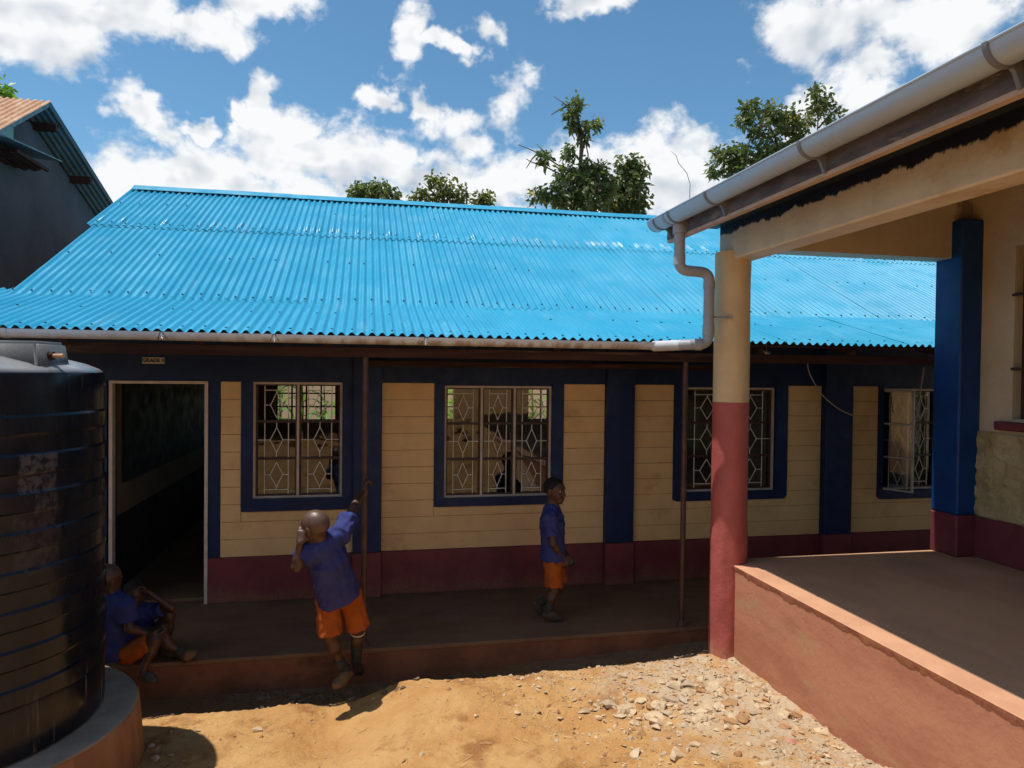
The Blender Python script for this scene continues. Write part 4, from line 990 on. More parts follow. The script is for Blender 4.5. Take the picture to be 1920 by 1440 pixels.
def person(name, label, J, opt):
    """J: joints in world space. Body is one continuous surface; clothing, hair and shoes are its parts."""
    v = {k: np.array(q, float) for k, q in J.items()}
    s = opt.get('s', 1.0); res = opt.get('res', .0065)
    B_ = []
    hp, eyes, HA = head(v['head'], opt['face'], opt['up'], s*opt.get('hs', 1.0)); B_ += hp
    B_ += [cap(v['neck'], v['head']-HA[2]*.03*s-HA[1]*.01*s, .042*s, .040*s, k=.03)]
    sp = v['pelvis']; nk = v['neck']; ch = nk*.72+sp*.28
    shL, shR, hL, hR = v['shL'], v['shR'], v['hL'], v['hR']
    B_ += [cap(shL, shR, .046*s, .046*s, k=.05), cap(ch, sp, .085*s, .078*s, k=.06), cap(nk, ch, .045*s, .085*s, k=.05), cap(hL, hR, .070*s, .070*s, k=.05)]
    for q in 'LR':
        B_ += [cap(v['sh'+q], v['el'+q], .038*s, .029*s, k=.03), cap(v['el'+q], v['wr'+q], .029*s, .019*s, k=.02)]
        mid = v['el'+q]*.7+v['wr'+q]*.3; B_.append(cap(mid, mid, .029*s, .029*s, k=.02))
        B_ += hand(v['wr'+q], *opt['hand'+q], s=s*1.02)
        B_ += [cap(v['h'+q], v['kn'+q], .066*s, .043*s, k=.04), cap(v['kn'+q], v['an'+q], .042*s, .026*s, k=.03)]
        calf = v['kn'+q]*.65+v['an'+q]*.35+np.array(opt.get('calf', (0, 0, 0)))*.012; B_.append(cap(calf, calf, .043*s, .043*s, k=.03))
        d = v['to'+q]-v['an'+q]; B_ += [cap(v['an'+q], v['he'+q], .026*s, .024*s, k=.02), cap(v['he'+q], v['to'+q]*.9+v['he'+q]*.1, .024*s, .022*s, k=.02)]
    body = link(name, sdf_mesh(name, B_, res), 'skin', None, 'all'); tag(body, label, 'person', opt.get('group'))
    # shirt
    S_ = [cap(shL, shR, .066*s, .066*s, k=.06), cap(nk-(nk-ch)*.10, ch, .072*s, .112*s, k=.06)]
    hem = opt.get('hem', sp+(sp-ch)*.18); ax_ = shR-shL
    side = np.array(opt.get('side', ax_), float)
    S_ += [cone(ch+(ch-hem)*.02, hem, .118*s, .146*s*opt.get('flare', 1.0), flat=(np.cross(side, ch-hem), .80), k=.05)]
    for q in 'LR':
        e = v['sh'+q]+(v['el'+q]-v['sh'+q])*opt.get('sleeve', .80); S_.append(cone(v['sh'+q], e, .060*s, .066*s, k=.04))
    sh = link('shirt', sdf_mesh('shirt', S_, res, wrinkle=.0048), 'shirt', body, 'all')
    # collar ring
    up = (nk-ch)/np.linalg.norm(nk-ch); ring = []
    a1 = ax_/np.linalg.norm(ax_); a2 = np.cross(up, a1)
    for k_ in range(13): w = 2*math.pi*k_/12; ring.append(nk+up*.012*s+(a1*math.cos(w)+a2*math.sin(w))*.050*s-up*.008*math.cos(w*2)*s)
    obj('collar', MB().tube([Vector(q) for q in ring], .012*s, 8), 'shirt', sh, 'all')
    # shorts
    T_ = [cap(hL, hR, .080*s, .080*s, k=.05), cone(sp+(ch-sp)*.06, sp-(ch-sp)*.05, .090*s, .098*s, k=.04)]
    for q in 'LR':
        e = v['h'+q]+(v['kn'+q]-v['h'+q])*opt.get('short', (.86, .86))['LR'.index(q)]; T_.append(cone(v['h'+q], e, .076*s, .080*s*opt.get('leg', 1.0), k=.016))
    link('shorts', sdf_mesh('shorts', T_, res, wrinkle=.0032, wf=(48, 52, 60)), 'shorts', body, 'all')
    # hair
    hm = opt.get('hair', 'hair'); c = v['head']; A_ = HA; g = lambda x, y, z: c+s*(A_[0]*x+A_[1]*y+A_[2]*z); hs = s*opt.get('hs', 1.0)
    link('hair', sdf_mesh('hair', [ell(g(0, -.010, .022), np.array((.0775, .0945, .0865))*hs, A_), dict(ell(g(0, .085, -.025), np.array((.09, .085, .085))*hs, A_, k=.02), sub=True), dict(ell(g(0, .0, -.105), np.array((.12, .13, .085))*hs, A_, k=.02), sub=True)], res), hm, body, 'all')
    for (p, r) in eyes: obj('eye', MB().tube([Vector(p)+Vector(A_[0])*-r, Vector(p)+Vector(A_[0])*-r*.6, Vector(p), Vector(p)+Vector(A_[0])*r*.6, Vector(p)+Vector(A_[0])*r], [r*.1, r*.62, r*.8, r*.62, r*.1], 8), 'eye', body, 'all')
    for q in 'LR':
        if opt.get('sock'+q):
            a = v['an'+q]; e = a+(v['kn'+q]-a)*opt['sock'+q]; lo_ = a+(v['he'+q]-a)*.4
            sk = link('sock', sdf_mesh('sock', [cap(lo_, a, .033*s, .034*s), cone(a, e, .034*s, .034*s+.014*s*opt['sock'+q], k=.01)], .006, wrinkle=.0015), 'sock', body, 'all')
            if opt['sock'+q] > .6:
                d = (e-a)/np.linalg.norm(e-a); r0 = .038*s+.014*s*opt['sock'+q]
                obj('sock_band', MB().tube([Vector(e-d*.022), Vector(e-d*.012)], r0, 14), 'sockband', sk, 'all')
        ss = shoe_prims(v['he'+q]-np.array(opt['soleup'+q])*.026*s, v['to'+q]-np.array(opt['soleup'+q])*.022*s, opt['soleup'+q], s)
        link('shoe', sdf_mesh('shoe', ss, .006), opt.get('shoe'+q, 'shoe'), body, 'all')
    return body

def P3(x, y, Y): return np.array(PY(x, y, Y))
# boy leaning out from the post
Jn = dict(head=P3(590, 988, 5.06), neck=P3(607, 1024, 5.11), pelvis=P3(634, 1112, 5.31), shL=P3(577, 1034, 5.07), shR=P3(638, 1003, 5.19), hL=P3(614, 1125, 5.34), hR=P3(656, 1112, 5.36),
          elR=P3(662, 953, 5.42), wrR=P3(680, 922, 5.66), elL=P3(556, 1063, 5.02), wrL=P3(562, 1018, 5.0), knL=P3(619, 1192, 5.33), knR=P3(671, 1178, 5.42),
          anL=P3(641, 1248, 5.37), anR=P3(668, 1238, 5.50))
Jn['heL'] = P3(658, 1264, 5.40); Jn['toL'] = P3(626, 1286, 5.27); Jn['heR'] = P3(668, 1254, 5.53); Jn['toR'] = P3(673, 1262, 5.62)
b1 = person('person', 'child in blue shirt and orange shorts leaning out, one hand gripping the brown veranda post', Jn,
       dict(s=1.10, hs=1.0, face=(-.80, .55, -.12), up=(-.25, .05, 1), handL=((.25, .30, 1), (.3, .95, 0), .35, -1), handR=((.30, .35, .85), (1, .2, -.2), 1.05, 1), hair='scalp',
            sleeve=.62, short=(.95, .95), sockR=.93, sockL=.22, soleupL=(.20, -.15, 1), soleupR=(0, 0, 1), shoeL='sandal', calf=(0, -1, 0), hem=P3(636, 1118, 5.31), flare=1.02, leg=1.04))
# boy standing on the veranda
Y2 = 6.1
J2 = dict(head=P3(1040, 919, Y2), neck=P3(1034, 952, Y2), pelvis=P3(1038, 1048, Y2), shR=P3(1031, 970, Y2-.115), shL=P3(1042, 968, Y2+.115), hR=P3(1037, 1062, Y2-.065), hL=P3(1041, 1060, Y2+.065),
          elR=P3(1037, 1020, Y2-.15), wrR=P3(1056, 1046, Y2-.10), elL=P3(1048, 1016, Y2+.16), wrL=P3(1063, 1040, Y2+.02), knR=P3(1039, 1108, Y2-.07), anR=P3(1027, 1147, Y2-.08),
          knL=P3(1050, 1100, Y2+.06), anL=P3(1013, 1132, Y2+.08))
J2['heR'] = P3(1021, 1154, Y2-.08); J2['toR'] = P3(1055, 1158, Y2-.10); J2['heL'] = P3(1003, 1131, Y2+.08); J2['toL'] = P3(1017, 1153, Y2+.08)
person('person', 'child standing on the shaded veranda beside the three-leaf window, one heel lifted', J2,
       dict(s=1.0, hs=1.08, face=(.66, -.72, -.05), up=(0, 0, 1), side=(0, 1, 0), handR=((.45, .1, -.9), (0, 1, .1), .45, -1), handL=((.4, -.3, -.8), (0, -1, 0), .45, 1), sleeve=.70, short=(.78, .82), sockR=.45, sockL=.3,
            soleupR=(0, 0, 1), soleupL=(.75, 0, .65), calf=(-1, 0, 0), hem=P3(1037, 1048, Y2), flare=.98))
# two boys sitting at the step by the tank
Y3 = 5.62
J3 = dict(head=P3(203, 1086, Y3), neck=P3(211, 1118, Y3), pelvis=P3(228, 1222, Y3), shR=P3(236, 1134, Y3-.10), shL=P3(206, 1130, Y3+.10), hR=P3(238, 1226, Y3-.06), hL=P3(234, 1222, Y3+.07),
          elR=P3(242, 1178, Y3-.13), wrR=P3(278, 1188, Y3-.08), elL=P3(228, 1175, Y3+.16), wrL=P3(284, 1184, Y3+.05), knR=P3(290, 1202, Y3-.10), anR=P3(268, 1256, Y3-.14),
          knL=P3(300, 1196, Y3+.06), anL=P3(343, 1226, Y3+.04))
J3['heR'] = P3(264, 1268, Y3-.15); J3['toR'] = P3(294, 1276, Y3-.17); J3['heL'] = P3(347, 1236, Y3+.04); J3['toL'] = P3(369, 1220, Y3+.05)
person('person', 'child in blue shirt sitting on the step edge, half hidden behind the black tank', J3,
       dict(s=1.0, face=(.7, .65, -.3), up=(-.1, 0, 1), handR=((1, .2, -.15), (0, .3, 1), .45, 1), handL=((1, -.2, 0), (0, 0, -1), .4, 1), hair='scalp', sleeve=.75, short=(.80, .86), sockL=.25,
            soleupR=(0, 0, 1), soleupL=(-.5, 0, .85), side=(.3, 1, 0), hem=P3(226, 1228, Y3), shoeL='sandal'))
Y4 = 5.95
J4 = dict(head=P3(252, 1112, Y4-.08), neck=P3(256, 1138, Y4), pelvis=P3(258, 1212, Y4), shL=P3(287, 1146, Y4-.02), shR=P3(240, 1152, Y4-.08), hL=P3(268, 1206, Y4+.03), hR=P3(252, 1210, Y4-.05),
          elL=P3(322, 1140, Y4-.10), wrL=P3(281, 1112, Y4-.12), elR=P3(250, 1185, Y4-.18), wrR=P3(285, 1182, Y4-.14), knL=P3(318, 1156, Y4-.04), anL=P3(313, 1212, Y4-.02), knR=P3(305, 1180, Y4-.16), anR=P3(312, 1216, Y4-.16))
J4['heL'] = P3(310, 1219, Y4-.02); J4['toL'] = P3(338, 1224, Y4-.05); J4['heR'] = P3(308, 1222, Y4-.17); J4['toR'] = P3(338, 1228, Y4-.20)
person('person', 'child sitting with knees up at the doorway, head propped on one raised hand', J4,
       dict(s=.92, face=(.45, -.85, -.25), up=(0, 0, 1), handL=((-.65, .1, .6), (-.5, -.3, -.6), .7, 1), handR=((1, .1, 0), (0, 0, -1), .4, 1), sleeve=.55, short=(.45, .5), soleupR=(0, 0, 1), soleupL=(0, 0, 1), side=(1, .2, 0), hem=P3(257, 1214, Y4)))

# ------------------------------------------------------------------ school desks inside
def desk(x, y, label):
    t = thing('school_desk', label, 'desk', (x, y, 0), 'desks inside the dim classroom')
    obj('desk_top', MB().box(x-.55, x+.55, y-.18, y+.18, .70, .73, .004), 'desk', t); obj('bench', MB().box(x-.55, x+.55, y-.55, y-.33, .42, .45, .004), 'desk', t)
    for q in (-.48, .44):
        obj('leg', MB().box(x+q, x+q+.04, y-.15, y-.11, 0, .70), 'desk', t); obj('leg', MB().box(x+q, x+q+.04, y-.5, y-.46, 0, .42), 'desk', t); obj('rail', MB().box(x+q+.005, x+q+.035, y-.5, y+.1, .10, .14), 'desk', t)
desk(-.6, 8.9, 'wooden school desk behind the two-leaf window'); desk(1.5, 8.8, 'wooden school desk behind the three-leaf window'); desk(.5, 10.6, 'wooden school desk further back in the classroom')

# ------------------------------------------------------------------ stones
def hull(r, n=14, flat=.55, rg=R_):
    bm = bmesh.new()
    for _ in range(n):
        d = Vector((rg.gauss(0, 1), rg.gauss(0, 1), rg.gauss(0, 1))).normalized()*rg.uniform(.75, 1.0); bm.verts.new((d.x*r*1.15, d.y*r*.85, d.z*r*flat))
    q = bmesh.ops.convex_hull(bm, input=bm.verts); bmesh.ops.delete(bm, geom=list({e for e in q['geom_interior']+q['geom_unused'] if isinstance(e, bmesh.types.BMVert)}), context='VERTS')
    bmesh.ops.bevel(bm, geom=bm.edges[:], offset=r*.05, segments=1, affect='EDGES') if n < 13 else None
    me = bpy.data.meshes.new('stone'); bm.to_mesh(me); bm.free(); return me
def stonemat(name, c1, c2, c3): return mat(name, c1, c2, 14, .9, .6, 60, .12, c3, 7)
M['st_pale'] = stonemat('pale_concrete', (.56, .425, .275), (.46, .34, .215), (.56, .36, .20))
M['st_grey'] = stonemat('grey_concrete', (.48, .365, .25), (.38, .285, .19), (.50, .42, .32))
M['st_brown'] = stonemat('brown_clod', (.40, .225, .105), (.30, .16, .075), (.46, .29, .15))
M['st_shade'] = stonemat('shade_toned_stone', (.20, .135, .088), (.15, .098, .064), (.26, .18, .12))  # stone colour darkened to carry the shade of the drain
M['st_pink'] = stonemat('pink_painted_render', (.52, .24, .17), (.46, .20, .14), (.56, .42, .30))
hulls = [hull(1.0, R_.choice((10, 11, 12, 12, 16)), R_.choice((.32, .42, .55, .65))) for _ in range(26)]
def gpos(px, py):
    """where the sight line through a spot of the yard meets the earth"""
    d = ray(px, py); t = 2.5
    for _ in range(800):
        p = CAM+d*t
        if p.z <= float(ground_h(p.x, p.y)): break
        t += .01
    return p
vm = {}
def stone(px, py, wpx, m, label, group, name='stone', k=None, tilt=.25):
    p = gpos(px, py); r = wpx*.5*(p-CAM).length/FPX*.92
    i = R_.randrange(len(hulls)) if k is None else k
    if (i, m) not in vm: q = hulls[i].copy(); q.materials.clear(); q.materials.append(M[m]); vm[(i, m)] = q
    o = bpy.data.objects.new(name, vm[(i, m)]); col.objects.link(o)
    o.location = (p.x, p.y, float(ground_h(p.x, p.y))+r*R_.uniform(-.08, .16)); o.scale = (r, r*R_.uniform(.8, 1.1), r*R_.uniform(.8, 1.1)); o.rotation_euler = (R_.uniform(-tilt, tilt), R_.uniform(-tilt, tilt), R_.uniform(0, 6.3))
    return tag(o, label, 'stone', group)
G1 = 'concrete rubble in the yard'
stone(1166, 1268, 34, 'st_grey', 'lone pinkish grey stone on bare earth near the shadow edge', G1, k=1)
stone(1192, 1415, 34, 'st_pale', 'upright pale stone at the near edge of the rubble', G1, tilt=.6)
stone(1375, 1348, 36, 'st_pale', 'pale pointed stone on clear earth in front of the rubble heap', G1)
stone(1095, 1333, 32, 'st_grey', 'grey stone at the tip of the rubble heap farthest from the column', G1)
stone(1537, 1341, 52, 'st_pink', 'pink painted slab fragment leaning near the brown veranda wall', G1, 'render_fragment')
stone(1542, 1370, 46, 'st_pale', 'cream slab fragment just below the pink one', G1, 'render_fragment')
stone(1488, 1392, 38, 'st_pink', 'rounded pinkish stone in the open rubble near the wall', G1)
stone(1432, 1428, 44, 'st_pale', 'flat pale stone at the lower end of the rubble', G1)
stone(1272, 1420, 48, 'st_pale', 'broad buff stone half sunk in the near rubble', G1)
stone(1315, 1297, 36, 'st_brown', 'brown clod in the middle of the rubble heap', G1)
stone(1330, 1325, 46, 'st_pale', 'largest flat cream slab in the rubble heap', G1, 'render_fragment')
stone(1425, 1288, 34, 'st_grey', 'grey lump against the foot of the veranda wall', G1)
stone(482, 1369, 22, 'st_pale', 'pale oval stone alone on the ochre earth', 'loose stones on the earth')
stone(893, 1345, 16, 'st_pale', 'small white stone on the earth mound', 'loose stones on the earth')
stone(1049, 1336, 14, 'st_brown', 'small rust brown stone beside the rubble', 'loose stones on the earth')
stone(1270, 1397, 18, 'st_grey', 'dark grey pebble between the near rubble stones', G1)
stone(288, 1302, 30, 'st_brown', 'reddish stone leaning in the shadow below the seated children', 'stones in the shaded drain'); stone(314, 1300, 28, 'st_brown', 'second reddish stone against the step below the seated children', 'stones in the shaded drain')
CN = {'st_pale': 'pale cream', 'st_grey': 'greyish', 'st_brown': 'brown', 'st_pink': 'pink', 'st_shade': 'shade-darkened'}
def size_word(w): return 'tiny' if w < 15 else 'small' if w < 20 else 'medium' if w < 27 else 'large'
for _ in range(190):
    cx, cy_ = R_.choice(((1300, 1300), (1250, 1335), (1180, 1330), (1360, 1325), (1400, 1300), (1450, 1330), (1330, 1350), (1240, 1345), (1350, 1290)))
    x, y = R_.gauss(cx, 55), R_.gauss(cy_, 14)
    if not (1075 < x < 1560 and 1255 < y < 1432) or (x-1370)*.70+1240 > y-8: continue
    w = R_.choice((12, 14, 16, 18, 22, 26, 32, 40)); m = R_.choice(('st_pale', 'st_pale', 'st_pale', 'st_grey', 'st_brown'))
    zone = 'hard against the veranda wall' if (x-1370)*.70+1240 > y-32 else 'at the tip of the rubble heap away from the wall' if x < 1190 else 'on the side of the heap towards the column' if y < 1300 else 'on the near side of the rubble heap' if y > 1345 else 'in the middle of the rubble heap'
    stone(x, y, w, m, size_word(w)+' '+CN[m]+' broken chunk '+zone, size_word(w)+' '+CN[m]+' chunks '+zone)
for _ in range(46):
    x = R_.uniform(1150, 1640); y = R_.uniform(1360, 1438)
    if (x-1370)*.70+1240 > y-6: continue
    w = R_.choice((12, 14, 18, 24, 30)); m = R_.choice(('st_pale', 'st_grey', 'st_pale', 'st_brown')); zone = 'scattered below the heap towards the wall' if x > 1400 else 'scattered below the heap towards the bare earth'
    stone(x, y, w, m, size_word(w)+' '+CN[m]+' stone '+zone, size_word(w)+' '+CN[m]+' stones '+zone)
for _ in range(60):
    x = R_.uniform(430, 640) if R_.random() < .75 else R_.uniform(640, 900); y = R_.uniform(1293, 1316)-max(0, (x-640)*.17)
    w = R_.choice((12, 15, 18, 22)); m = 'st_shade'; zone = 'in the shaded drain beneath the two-leaf window' if x < 560 else 'in the shaded drain by the leaning child' if x < 700 else 'in the shaded drain beneath the three-leaf window'
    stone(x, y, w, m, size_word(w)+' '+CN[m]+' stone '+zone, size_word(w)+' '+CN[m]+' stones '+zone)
for (x, y, w, m, lb) in ((300, 1412, 20, 'st_brown', 'brown stone in the plinth shadow, farthest from the lit earth edge'), (290, 1428, 24, 'st_pale', 'pale stone touching the tank plinth in its shadow'), (322, 1418, 18, 'st_pale', 'pale stone near the curved rim of the tank shadow'),
                     (310, 1436, 24, 'st_brown', 'brown stone at the near end of the tank shadow'), (285, 1400, 16, 'st_pale', 'small pale stone at the upper end of the tank shadow')):
    stone(x, y, w, m, lb, 'stones beside the tank plinth')

# fine gravel, crumbs and straw
def gravel():
    V = []; Fc = []; rg = np.random.default_rng(9)
    base = []
    for h_ in hulls[:8]:
        bm = bmesh.new(); bm.from_mesh(h_); bmesh.ops.remove_doubles(bm, verts=bm.verts, dist=.35); bmesh.ops.triangulate(bm, faces=bm.faces); bm.verts.index_update()
        base.append((np.array([v.co[:] for v in bm.verts]), [tuple(v.index for v in f.verts) for f in bm.faces])); bm.free()
    MI = []
    def put(x, y, r, mi):
        b = base[rg.integers(len(base))]; a = rg.uniform(0, 6.28); c, s = math.cos(a), math.sin(a); z = float(ground_h(x, y))
        o = len(V)
        for p in b[0]: V.append((x+r*(p[0]*c-p[1]*s), y+r*(p[0]*s+p[1]*c), z+r*(p[2]+.15)))
        for f in b[1]: Fc.append(tuple(i+o for i in f)); MI.append(mi)
    n = 0
    while n < 6500:
        x = rg.uniform(-1.6, 2.95); y = rg.uniform(3.3, 5.45)
        d = float(vnoise(np.array(x*1.7+5), np.array(y*1.7)))+.5
        w = np.clip((x+.3*y-2.0)/1.0, .05, 1)*(.35+d) if y < 5.2 else .35
        if rg.random() > w: continue
        put(x, y, min(.0042*(1+rg.pareto(1.9)), .028), rg.choice((0, 0, 1, 2) if x > .8 else (2, 2, 2, 0))); n += 1
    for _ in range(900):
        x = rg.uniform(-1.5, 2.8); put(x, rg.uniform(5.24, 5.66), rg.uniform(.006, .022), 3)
    me = bpy.data.meshes.new('gravel'); me.from_pydata(V, [], Fc); me.update()
    o = link('gravel', me, ['st_pale', 'st_grey', 'st_brown', 'st_shade']); me.polygons.foreach_set('material_index', MI)
    o['kind'] = 'stuff'; o['label'] = 'fine gravel and crumbs strewn over the yard'
    mb = MB()
    M['straw'] = mat('dry_straw', (.62, .46, .24), (.48, .34, .17), 20, .8, 0)
    for _ in range(120):
        x = rg.uniform(-1.3, 2.6); y = rg.uniform(3.5, 5.1); a = rg.uniform(0, 3.14); L = rg.uniform(.02, .07); z = float(ground_h(x, y))+.006
        mb.tube([(x, y, z), (x+math.cos(a)*L, y+math.sin(a)*L, float(ground_h(x+math.cos(a)*L, y+math.sin(a)*L))+.006)], .0016, 4)
    q = obj('straw', mb, 'straw'); q['kind'] = 'stuff'; q['label'] = 'bits of dry straw on the earth'
gravel()
def rocks_behind():
    """stony bank behind the viewpoint, seen only in the window panes"""
    V = MB(); rg = random.Random(21)
    for _ in range(260):
        x = rg.uniform(-6, 7.5) if rg.random() < .5 else rg.uniform(-1, 4); y = rg.uniform(-7, -1.2); r = rg.uniform(.05, .20)
        if x > 2.7: continue
        h_ = hulls[rg.randrange(len(hulls))]; z = float(ground_h(x, y)); a = rg.uniform(0, 6.3); c, s = math.cos(a), math.sin(a)
        V.add([(x+r*(p.co.x*c-p.co.y*s), y+r*(p.co.x*s+p.co.y*c), z+r*(p.co.z+.2)) for p in h_.vertices], [tuple(f.vertices) for f in h_.polygons])
    q = obj('stony_bank', V, 'st_brown'); q['kind'] = 'stuff'; q['label'] = 'stones strewn over the bank behind the viewpoint'
rocks_behind()

# ------------------------------------------------------------------ trees
def leaf_cloud(blobs, Y, dens, size, seed, m_main, flowers=.04, pods=0.):
    rg = np.random.default_rng(seed); V = []; Fc = []; MI = []
    for (px, py, rx, ry) in blobs:
        c = np.array(PY(px, py, Y)); k = Y/FPX*1.02; rad = np.array((rx*k, (rx+ry)*.5*k, ry*k))
        ncl = int(.66*dens*(rx*ry)**.9/60)+3
        for _ in range(ncl):
            d = rg.normal(size=3); d /= np.linalg.norm(d); q = c+d*rad*(rg.random()**.45)
            out = d*.7+np.array((0, 0, .15)); nl = rg.integers(9, 15); fl = rg.random() < flowers and d[2] > -.1; pd = rg.random() < pods
            for i in range(nl):
                e = rg.normal(size=3)*.8+out; e[2] -= .45; e /= np.linalg.norm(e); L = size*rg.uniform(.5, 1.0); w = L*rg.uniform(.20, .30)
                s = np.cross(e, rg.normal(size=3)); s /= np.linalg.norm(s)+1e-9
                if fl: L *= .45; w = L*.5
                if pd: w *= .35; e = np.array((rg.normal()*.15, rg.normal()*.15, -1.)); L *= 1.3
                b = q+rg.normal(size=3)*size*.35; mdl = b+e*L*.5; tip = b+e*L+np.array((0, 0, -.18*L)); o = len(V)
                V += [tuple(b), tuple(mdl+s*w), tuple(tip), tuple(mdl-s*w)]; Fc.append((o, o+1, o+2, o+3)); MI.append(1 if fl else 2 if pd else 0)
    me = bpy.data.meshes.new('crown'); me.from_pydata(V, [], Fc); me.update(); return me, MI
def tree(name, label, Y, trunk, limbs, blobs, dens=9, size=.24, seed=1, mm='leaf', flowers=.05, pods=0., r=.075):
    base = PY(*trunk[0], Y); t = thing(name, label, 'tree', (base.x, Y, -.2), 'trees behind the blue roof')
    pts = [Vector((base.x-.15, Y, -.25))]+[PY(x, y, Y) for x, y in trunk]
    mb = MB().tube(pts, [r*1.5]+[r*(1-.75*i/max(1, len(trunk)-1)) for i in range(len(trunk))], 8)
    tr = obj('trunk', mb, 'bark', t, 'all'); rg = random.Random(seed)
    for L in limbs:
        n = len(L); obj('limb', MB().tube([PY(x, y, Y)+Vector((0, rg.uniform(-.25, .25)*i/n, 0)) for i, (x, y) in enumerate(L)], [r*.30*(1-.8*i/(n-1))+.005 for i in range(n)], 6), 'bark', tr, 'all')
    me, MI = leaf_cloud(blobs, Y, dens, size, seed, mm, flowers, pods)
    o = link('crown', me, [mm, 'flower', 'pod'], t); me.polygons.foreach_set('material_index', MI)
    return t
tree('flowering_tree', 'tallest tree behind the roof, bare-stemmed with a thin tufted top', 19, [(1086, 430), (1088, 330), (1090, 270), (1083, 215), (1078, 190)],
     [[(1088, 330), (1060, 318), (1030, 300), (1000, 282), (972, 270)], [(1088, 345), (1055, 330), (1025, 312), (995, 305), (985, 300)], [(1030, 300), (1018, 282), (1008, 268)], [(1090, 260), (1075, 225), (1062, 200), (1040, 180)],
      [(1090, 300), (1098, 250), (1110, 235)], [(1102, 330), (1101, 290), (1097, 255)], [(1090, 345), (1112, 320), (1130, 312), (1142, 300)], [(1086, 400), (1060, 360), (1040, 350)], [(1088, 390), (1115, 360), (1128, 345)],
      [(1062, 200), (1050, 205), (1036, 212)], [(1010, 285), (996, 300), (985, 318)]],
     [(1078, 198, 9, 16), (1074, 218, 11, 14), (1083, 236, 11, 10), (1112, 230, 14, 7), (1094, 255, 7, 14), (1070, 282, 8, 14), (1020, 298, 12, 10), (1062, 330, 22, 18), (1090, 348, 36, 26), (1118, 330, 20, 22), (1045, 365, 34, 18), (1080, 380, 44, 20), (1122, 372, 24, 22), (1008, 368, 16, 12), (1098, 312, 16, 12), (1138, 350, 10, 12), (1128, 318, 10, 12)],
     dens=9, size=.22, seed=3, pods=.04, flowers=.03)
tree('flowering_tree', 'bushy tree with upright crown just right of the tallest tree', 20, [(1172, 430), (1174, 370), (1172, 320)], [[(1174, 370), (1190, 340), (1196, 315)], [(1174, 385), (1155, 360), (1150, 350)]],
     [(1170, 312, 12, 12), (1190, 322, 22, 18), (1172, 345, 32, 24), (1195, 350, 22, 18), (1165, 375, 34, 18), (1195, 385, 24, 14), (1145, 388, 16, 10), (1172, 396, 44, 12), (1186, 305, 10, 9)], dens=10, size=.22, seed=8, flowers=.10)
tree('small_tree', 'low round tree top showing at the highest part of the ridge left of centre', 22, [(698, 400), (698, 365)], [[(698, 380), (680, 365)], [(698, 380), (720, 362)]], [(676, 358, 22, 12), (716, 356, 24, 14), (698, 366, 34, 10), (668, 366, 12, 8), (735, 366, 10, 8)], dens=10, size=.22, seed=12, flowers=.03)
tree('small_tree', 'loose yellowish tree top above the ridge with sky showing through', 21, [(828, 410), (830, 375), (835, 350)], [[(830, 380), (805, 355), (795, 342)], [(830, 380), (855, 365), (872, 360)], [(828, 390), (790, 372), (772, 368)]],
     [(808, 338, 14, 8), (835, 345, 22, 14), (846, 358, 20, 12), (790, 360, 10, 8), (776, 370, 10, 8), (870, 365, 9, 12), (830, 374, 26, 8), (856, 378, 16, 8), (800, 375, 14, 7)], dens=6, size=.20, seed=15, mm='leafy', flowers=.08)
tree('small_tree', 'small pale tree top between the loose tree and the tallest tree', 22, [(908, 410), (908, 375)], [[(908, 385), (895, 375)]], [(908, 372, 18, 11), (898, 382, 16, 8), (918, 368, 8, 8), (890, 384, 10, 6)], dens=9, size=.2, seed=19, mm='leafy', flowers=.03)
tree('flowering_tree', 'yellow-flowering tree rising behind the grey gutter', 17, [(1468, 420), (1465, 330), (1455, 260), (1430, 215)], [[(1465, 330), (1420, 290), (1380, 285), (1345, 290)], [(1465, 330), (1490, 270), (1505, 230)], [(1465, 320), (1530, 260), (1535, 200), (1532, 175)], [(1420, 300), (1370, 310), (1345, 325)], [(1535, 240), (1555, 215), (1568, 205)]],
     [(1410, 205, 24, 18), (1395, 225, 14, 18), (1448, 212, 24, 20), (1432, 245, 34, 18), (1480, 235, 24, 22), (1500, 255, 20, 16), (1400, 288, 36, 16), (1355, 290, 24, 10), (1340, 318, 20, 10), (1372, 300, 20, 12), (1455, 275, 36, 16), (1380, 325, 30, 14), (1440, 305, 40, 20), (1480, 225, 14, 22), (1532, 178, 9, 18), (1530, 205, 11, 18), (1553, 195, 10, 7), (1568, 212, 9, 8), (1548, 225, 8, 8), (1510, 230, 14, 14)],
     dens=7.5, size=.20, seed=23, flowers=.13)
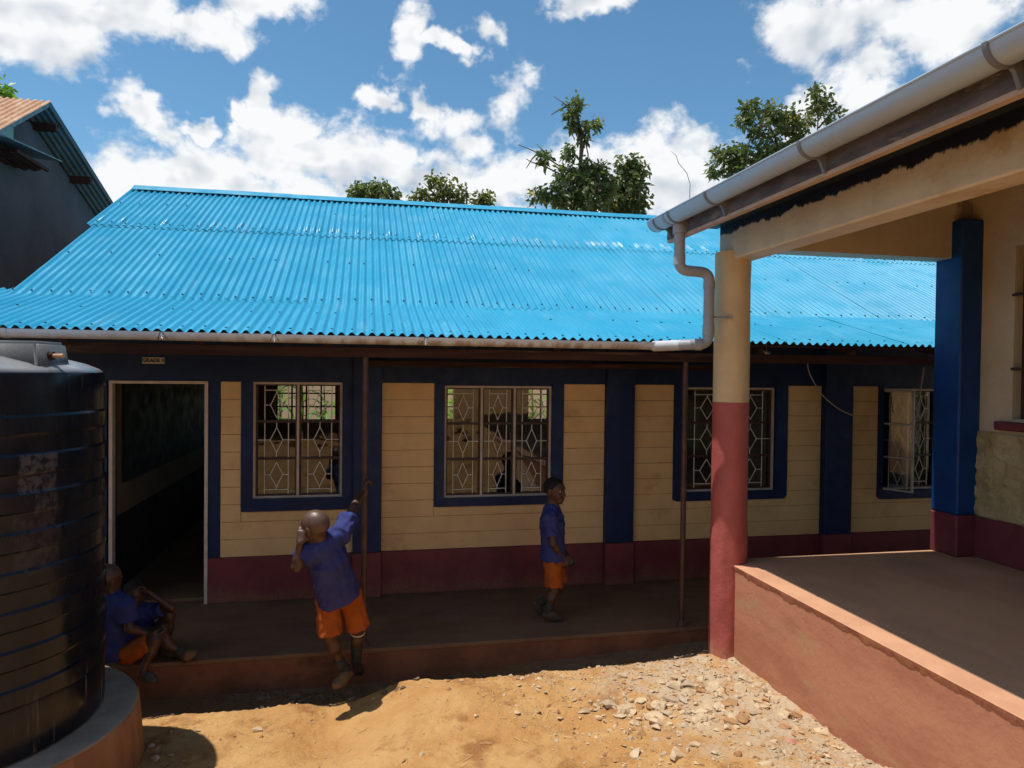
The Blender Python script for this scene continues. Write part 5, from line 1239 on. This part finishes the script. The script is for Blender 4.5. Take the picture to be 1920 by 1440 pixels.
tree('palm_tip', 'sliver of bright green foliage above the rusty roof', 24, [(-30, 260), (-25, 190)], [[(-28, 220), (-8, 178)]], [(-14, 170, 20, 18), (-30, 185, 30, 20)], dens=9, size=.3, seed=31, mm='maize', flowers=0)

# broad-leaved garden behind the back windows
def garden_plant(x, y, h, seed):
    rg = random.Random(seed); t = thing('garden_plant', 'tall bright green leafy plant outside the back windows', 'plant', (x, y, -.3), 'plants in the garden behind the classroom')
    obj('stem', MB().tube([(x, y, -.3), (x+.03, y, h*.5), (x, y, h*.8)], [.03, .025, .012], 6), 'maize', t, 'all'); mb = MB()
    for i in range(26):
        z0 = rg.uniform(.05, .85)*h; a = rg.uniform(0, 6.28); L = rg.uniform(.5, .95); w = rg.uniform(.035, .075); d = Vector((math.cos(a), math.sin(a), 0)); s = Vector((-d.y, d.x, 0)); pts = []
        for k in range(6): q = k/5; pts.append((Vector((x, y, z0))+d*L*q*.8+Vector((0, 0, L*(.75*q-.95*q*q))), w*math.sin(math.pi*(.12+.88*q))+.002))
        o = len(mb.v)
        for p, ww in pts: mb.v += [tuple(p+s*ww), tuple(p+Vector((0, 0, -.012))), tuple(p-s*ww)]
        for k in range(5):
            for j in (0, 1): mb.f.append((o+3*k+j, o+3*k+j+1, o+3*k+j+4, o+3*k+j+3))
    me = bpy.data.meshes.new('foliage'); me.from_pydata(mb.v, [], mb.f); me.update(); link('foliage', me, 'maize', t, 'all'); return t
WN = ('seen through the two-leaf window', 'seen in the left edge of the three-leaf window', 'seen at the upper corner of the three-leaf window')
k = 0
for (w, xs_) in ((0, (-2.2, -1.75, -1.3, -.85, -.4)), (1, (1.0, 1.5, 2.0)), (2, (3.3, 3.75, 4.2, 4.65))):
    for x in xs_:
        q = garden_plant(float(x)+R_.uniform(-.1, .1), 15.3+R_.uniform(-.3, .3)+(.7 if k % 2 else 0), R_.uniform(2.2, 2.9), 100+k); k += 1
        q['label'] = 'tall bright green leafy plant '+WN[w]; q['group'] = 'garden plants '+WN[w]
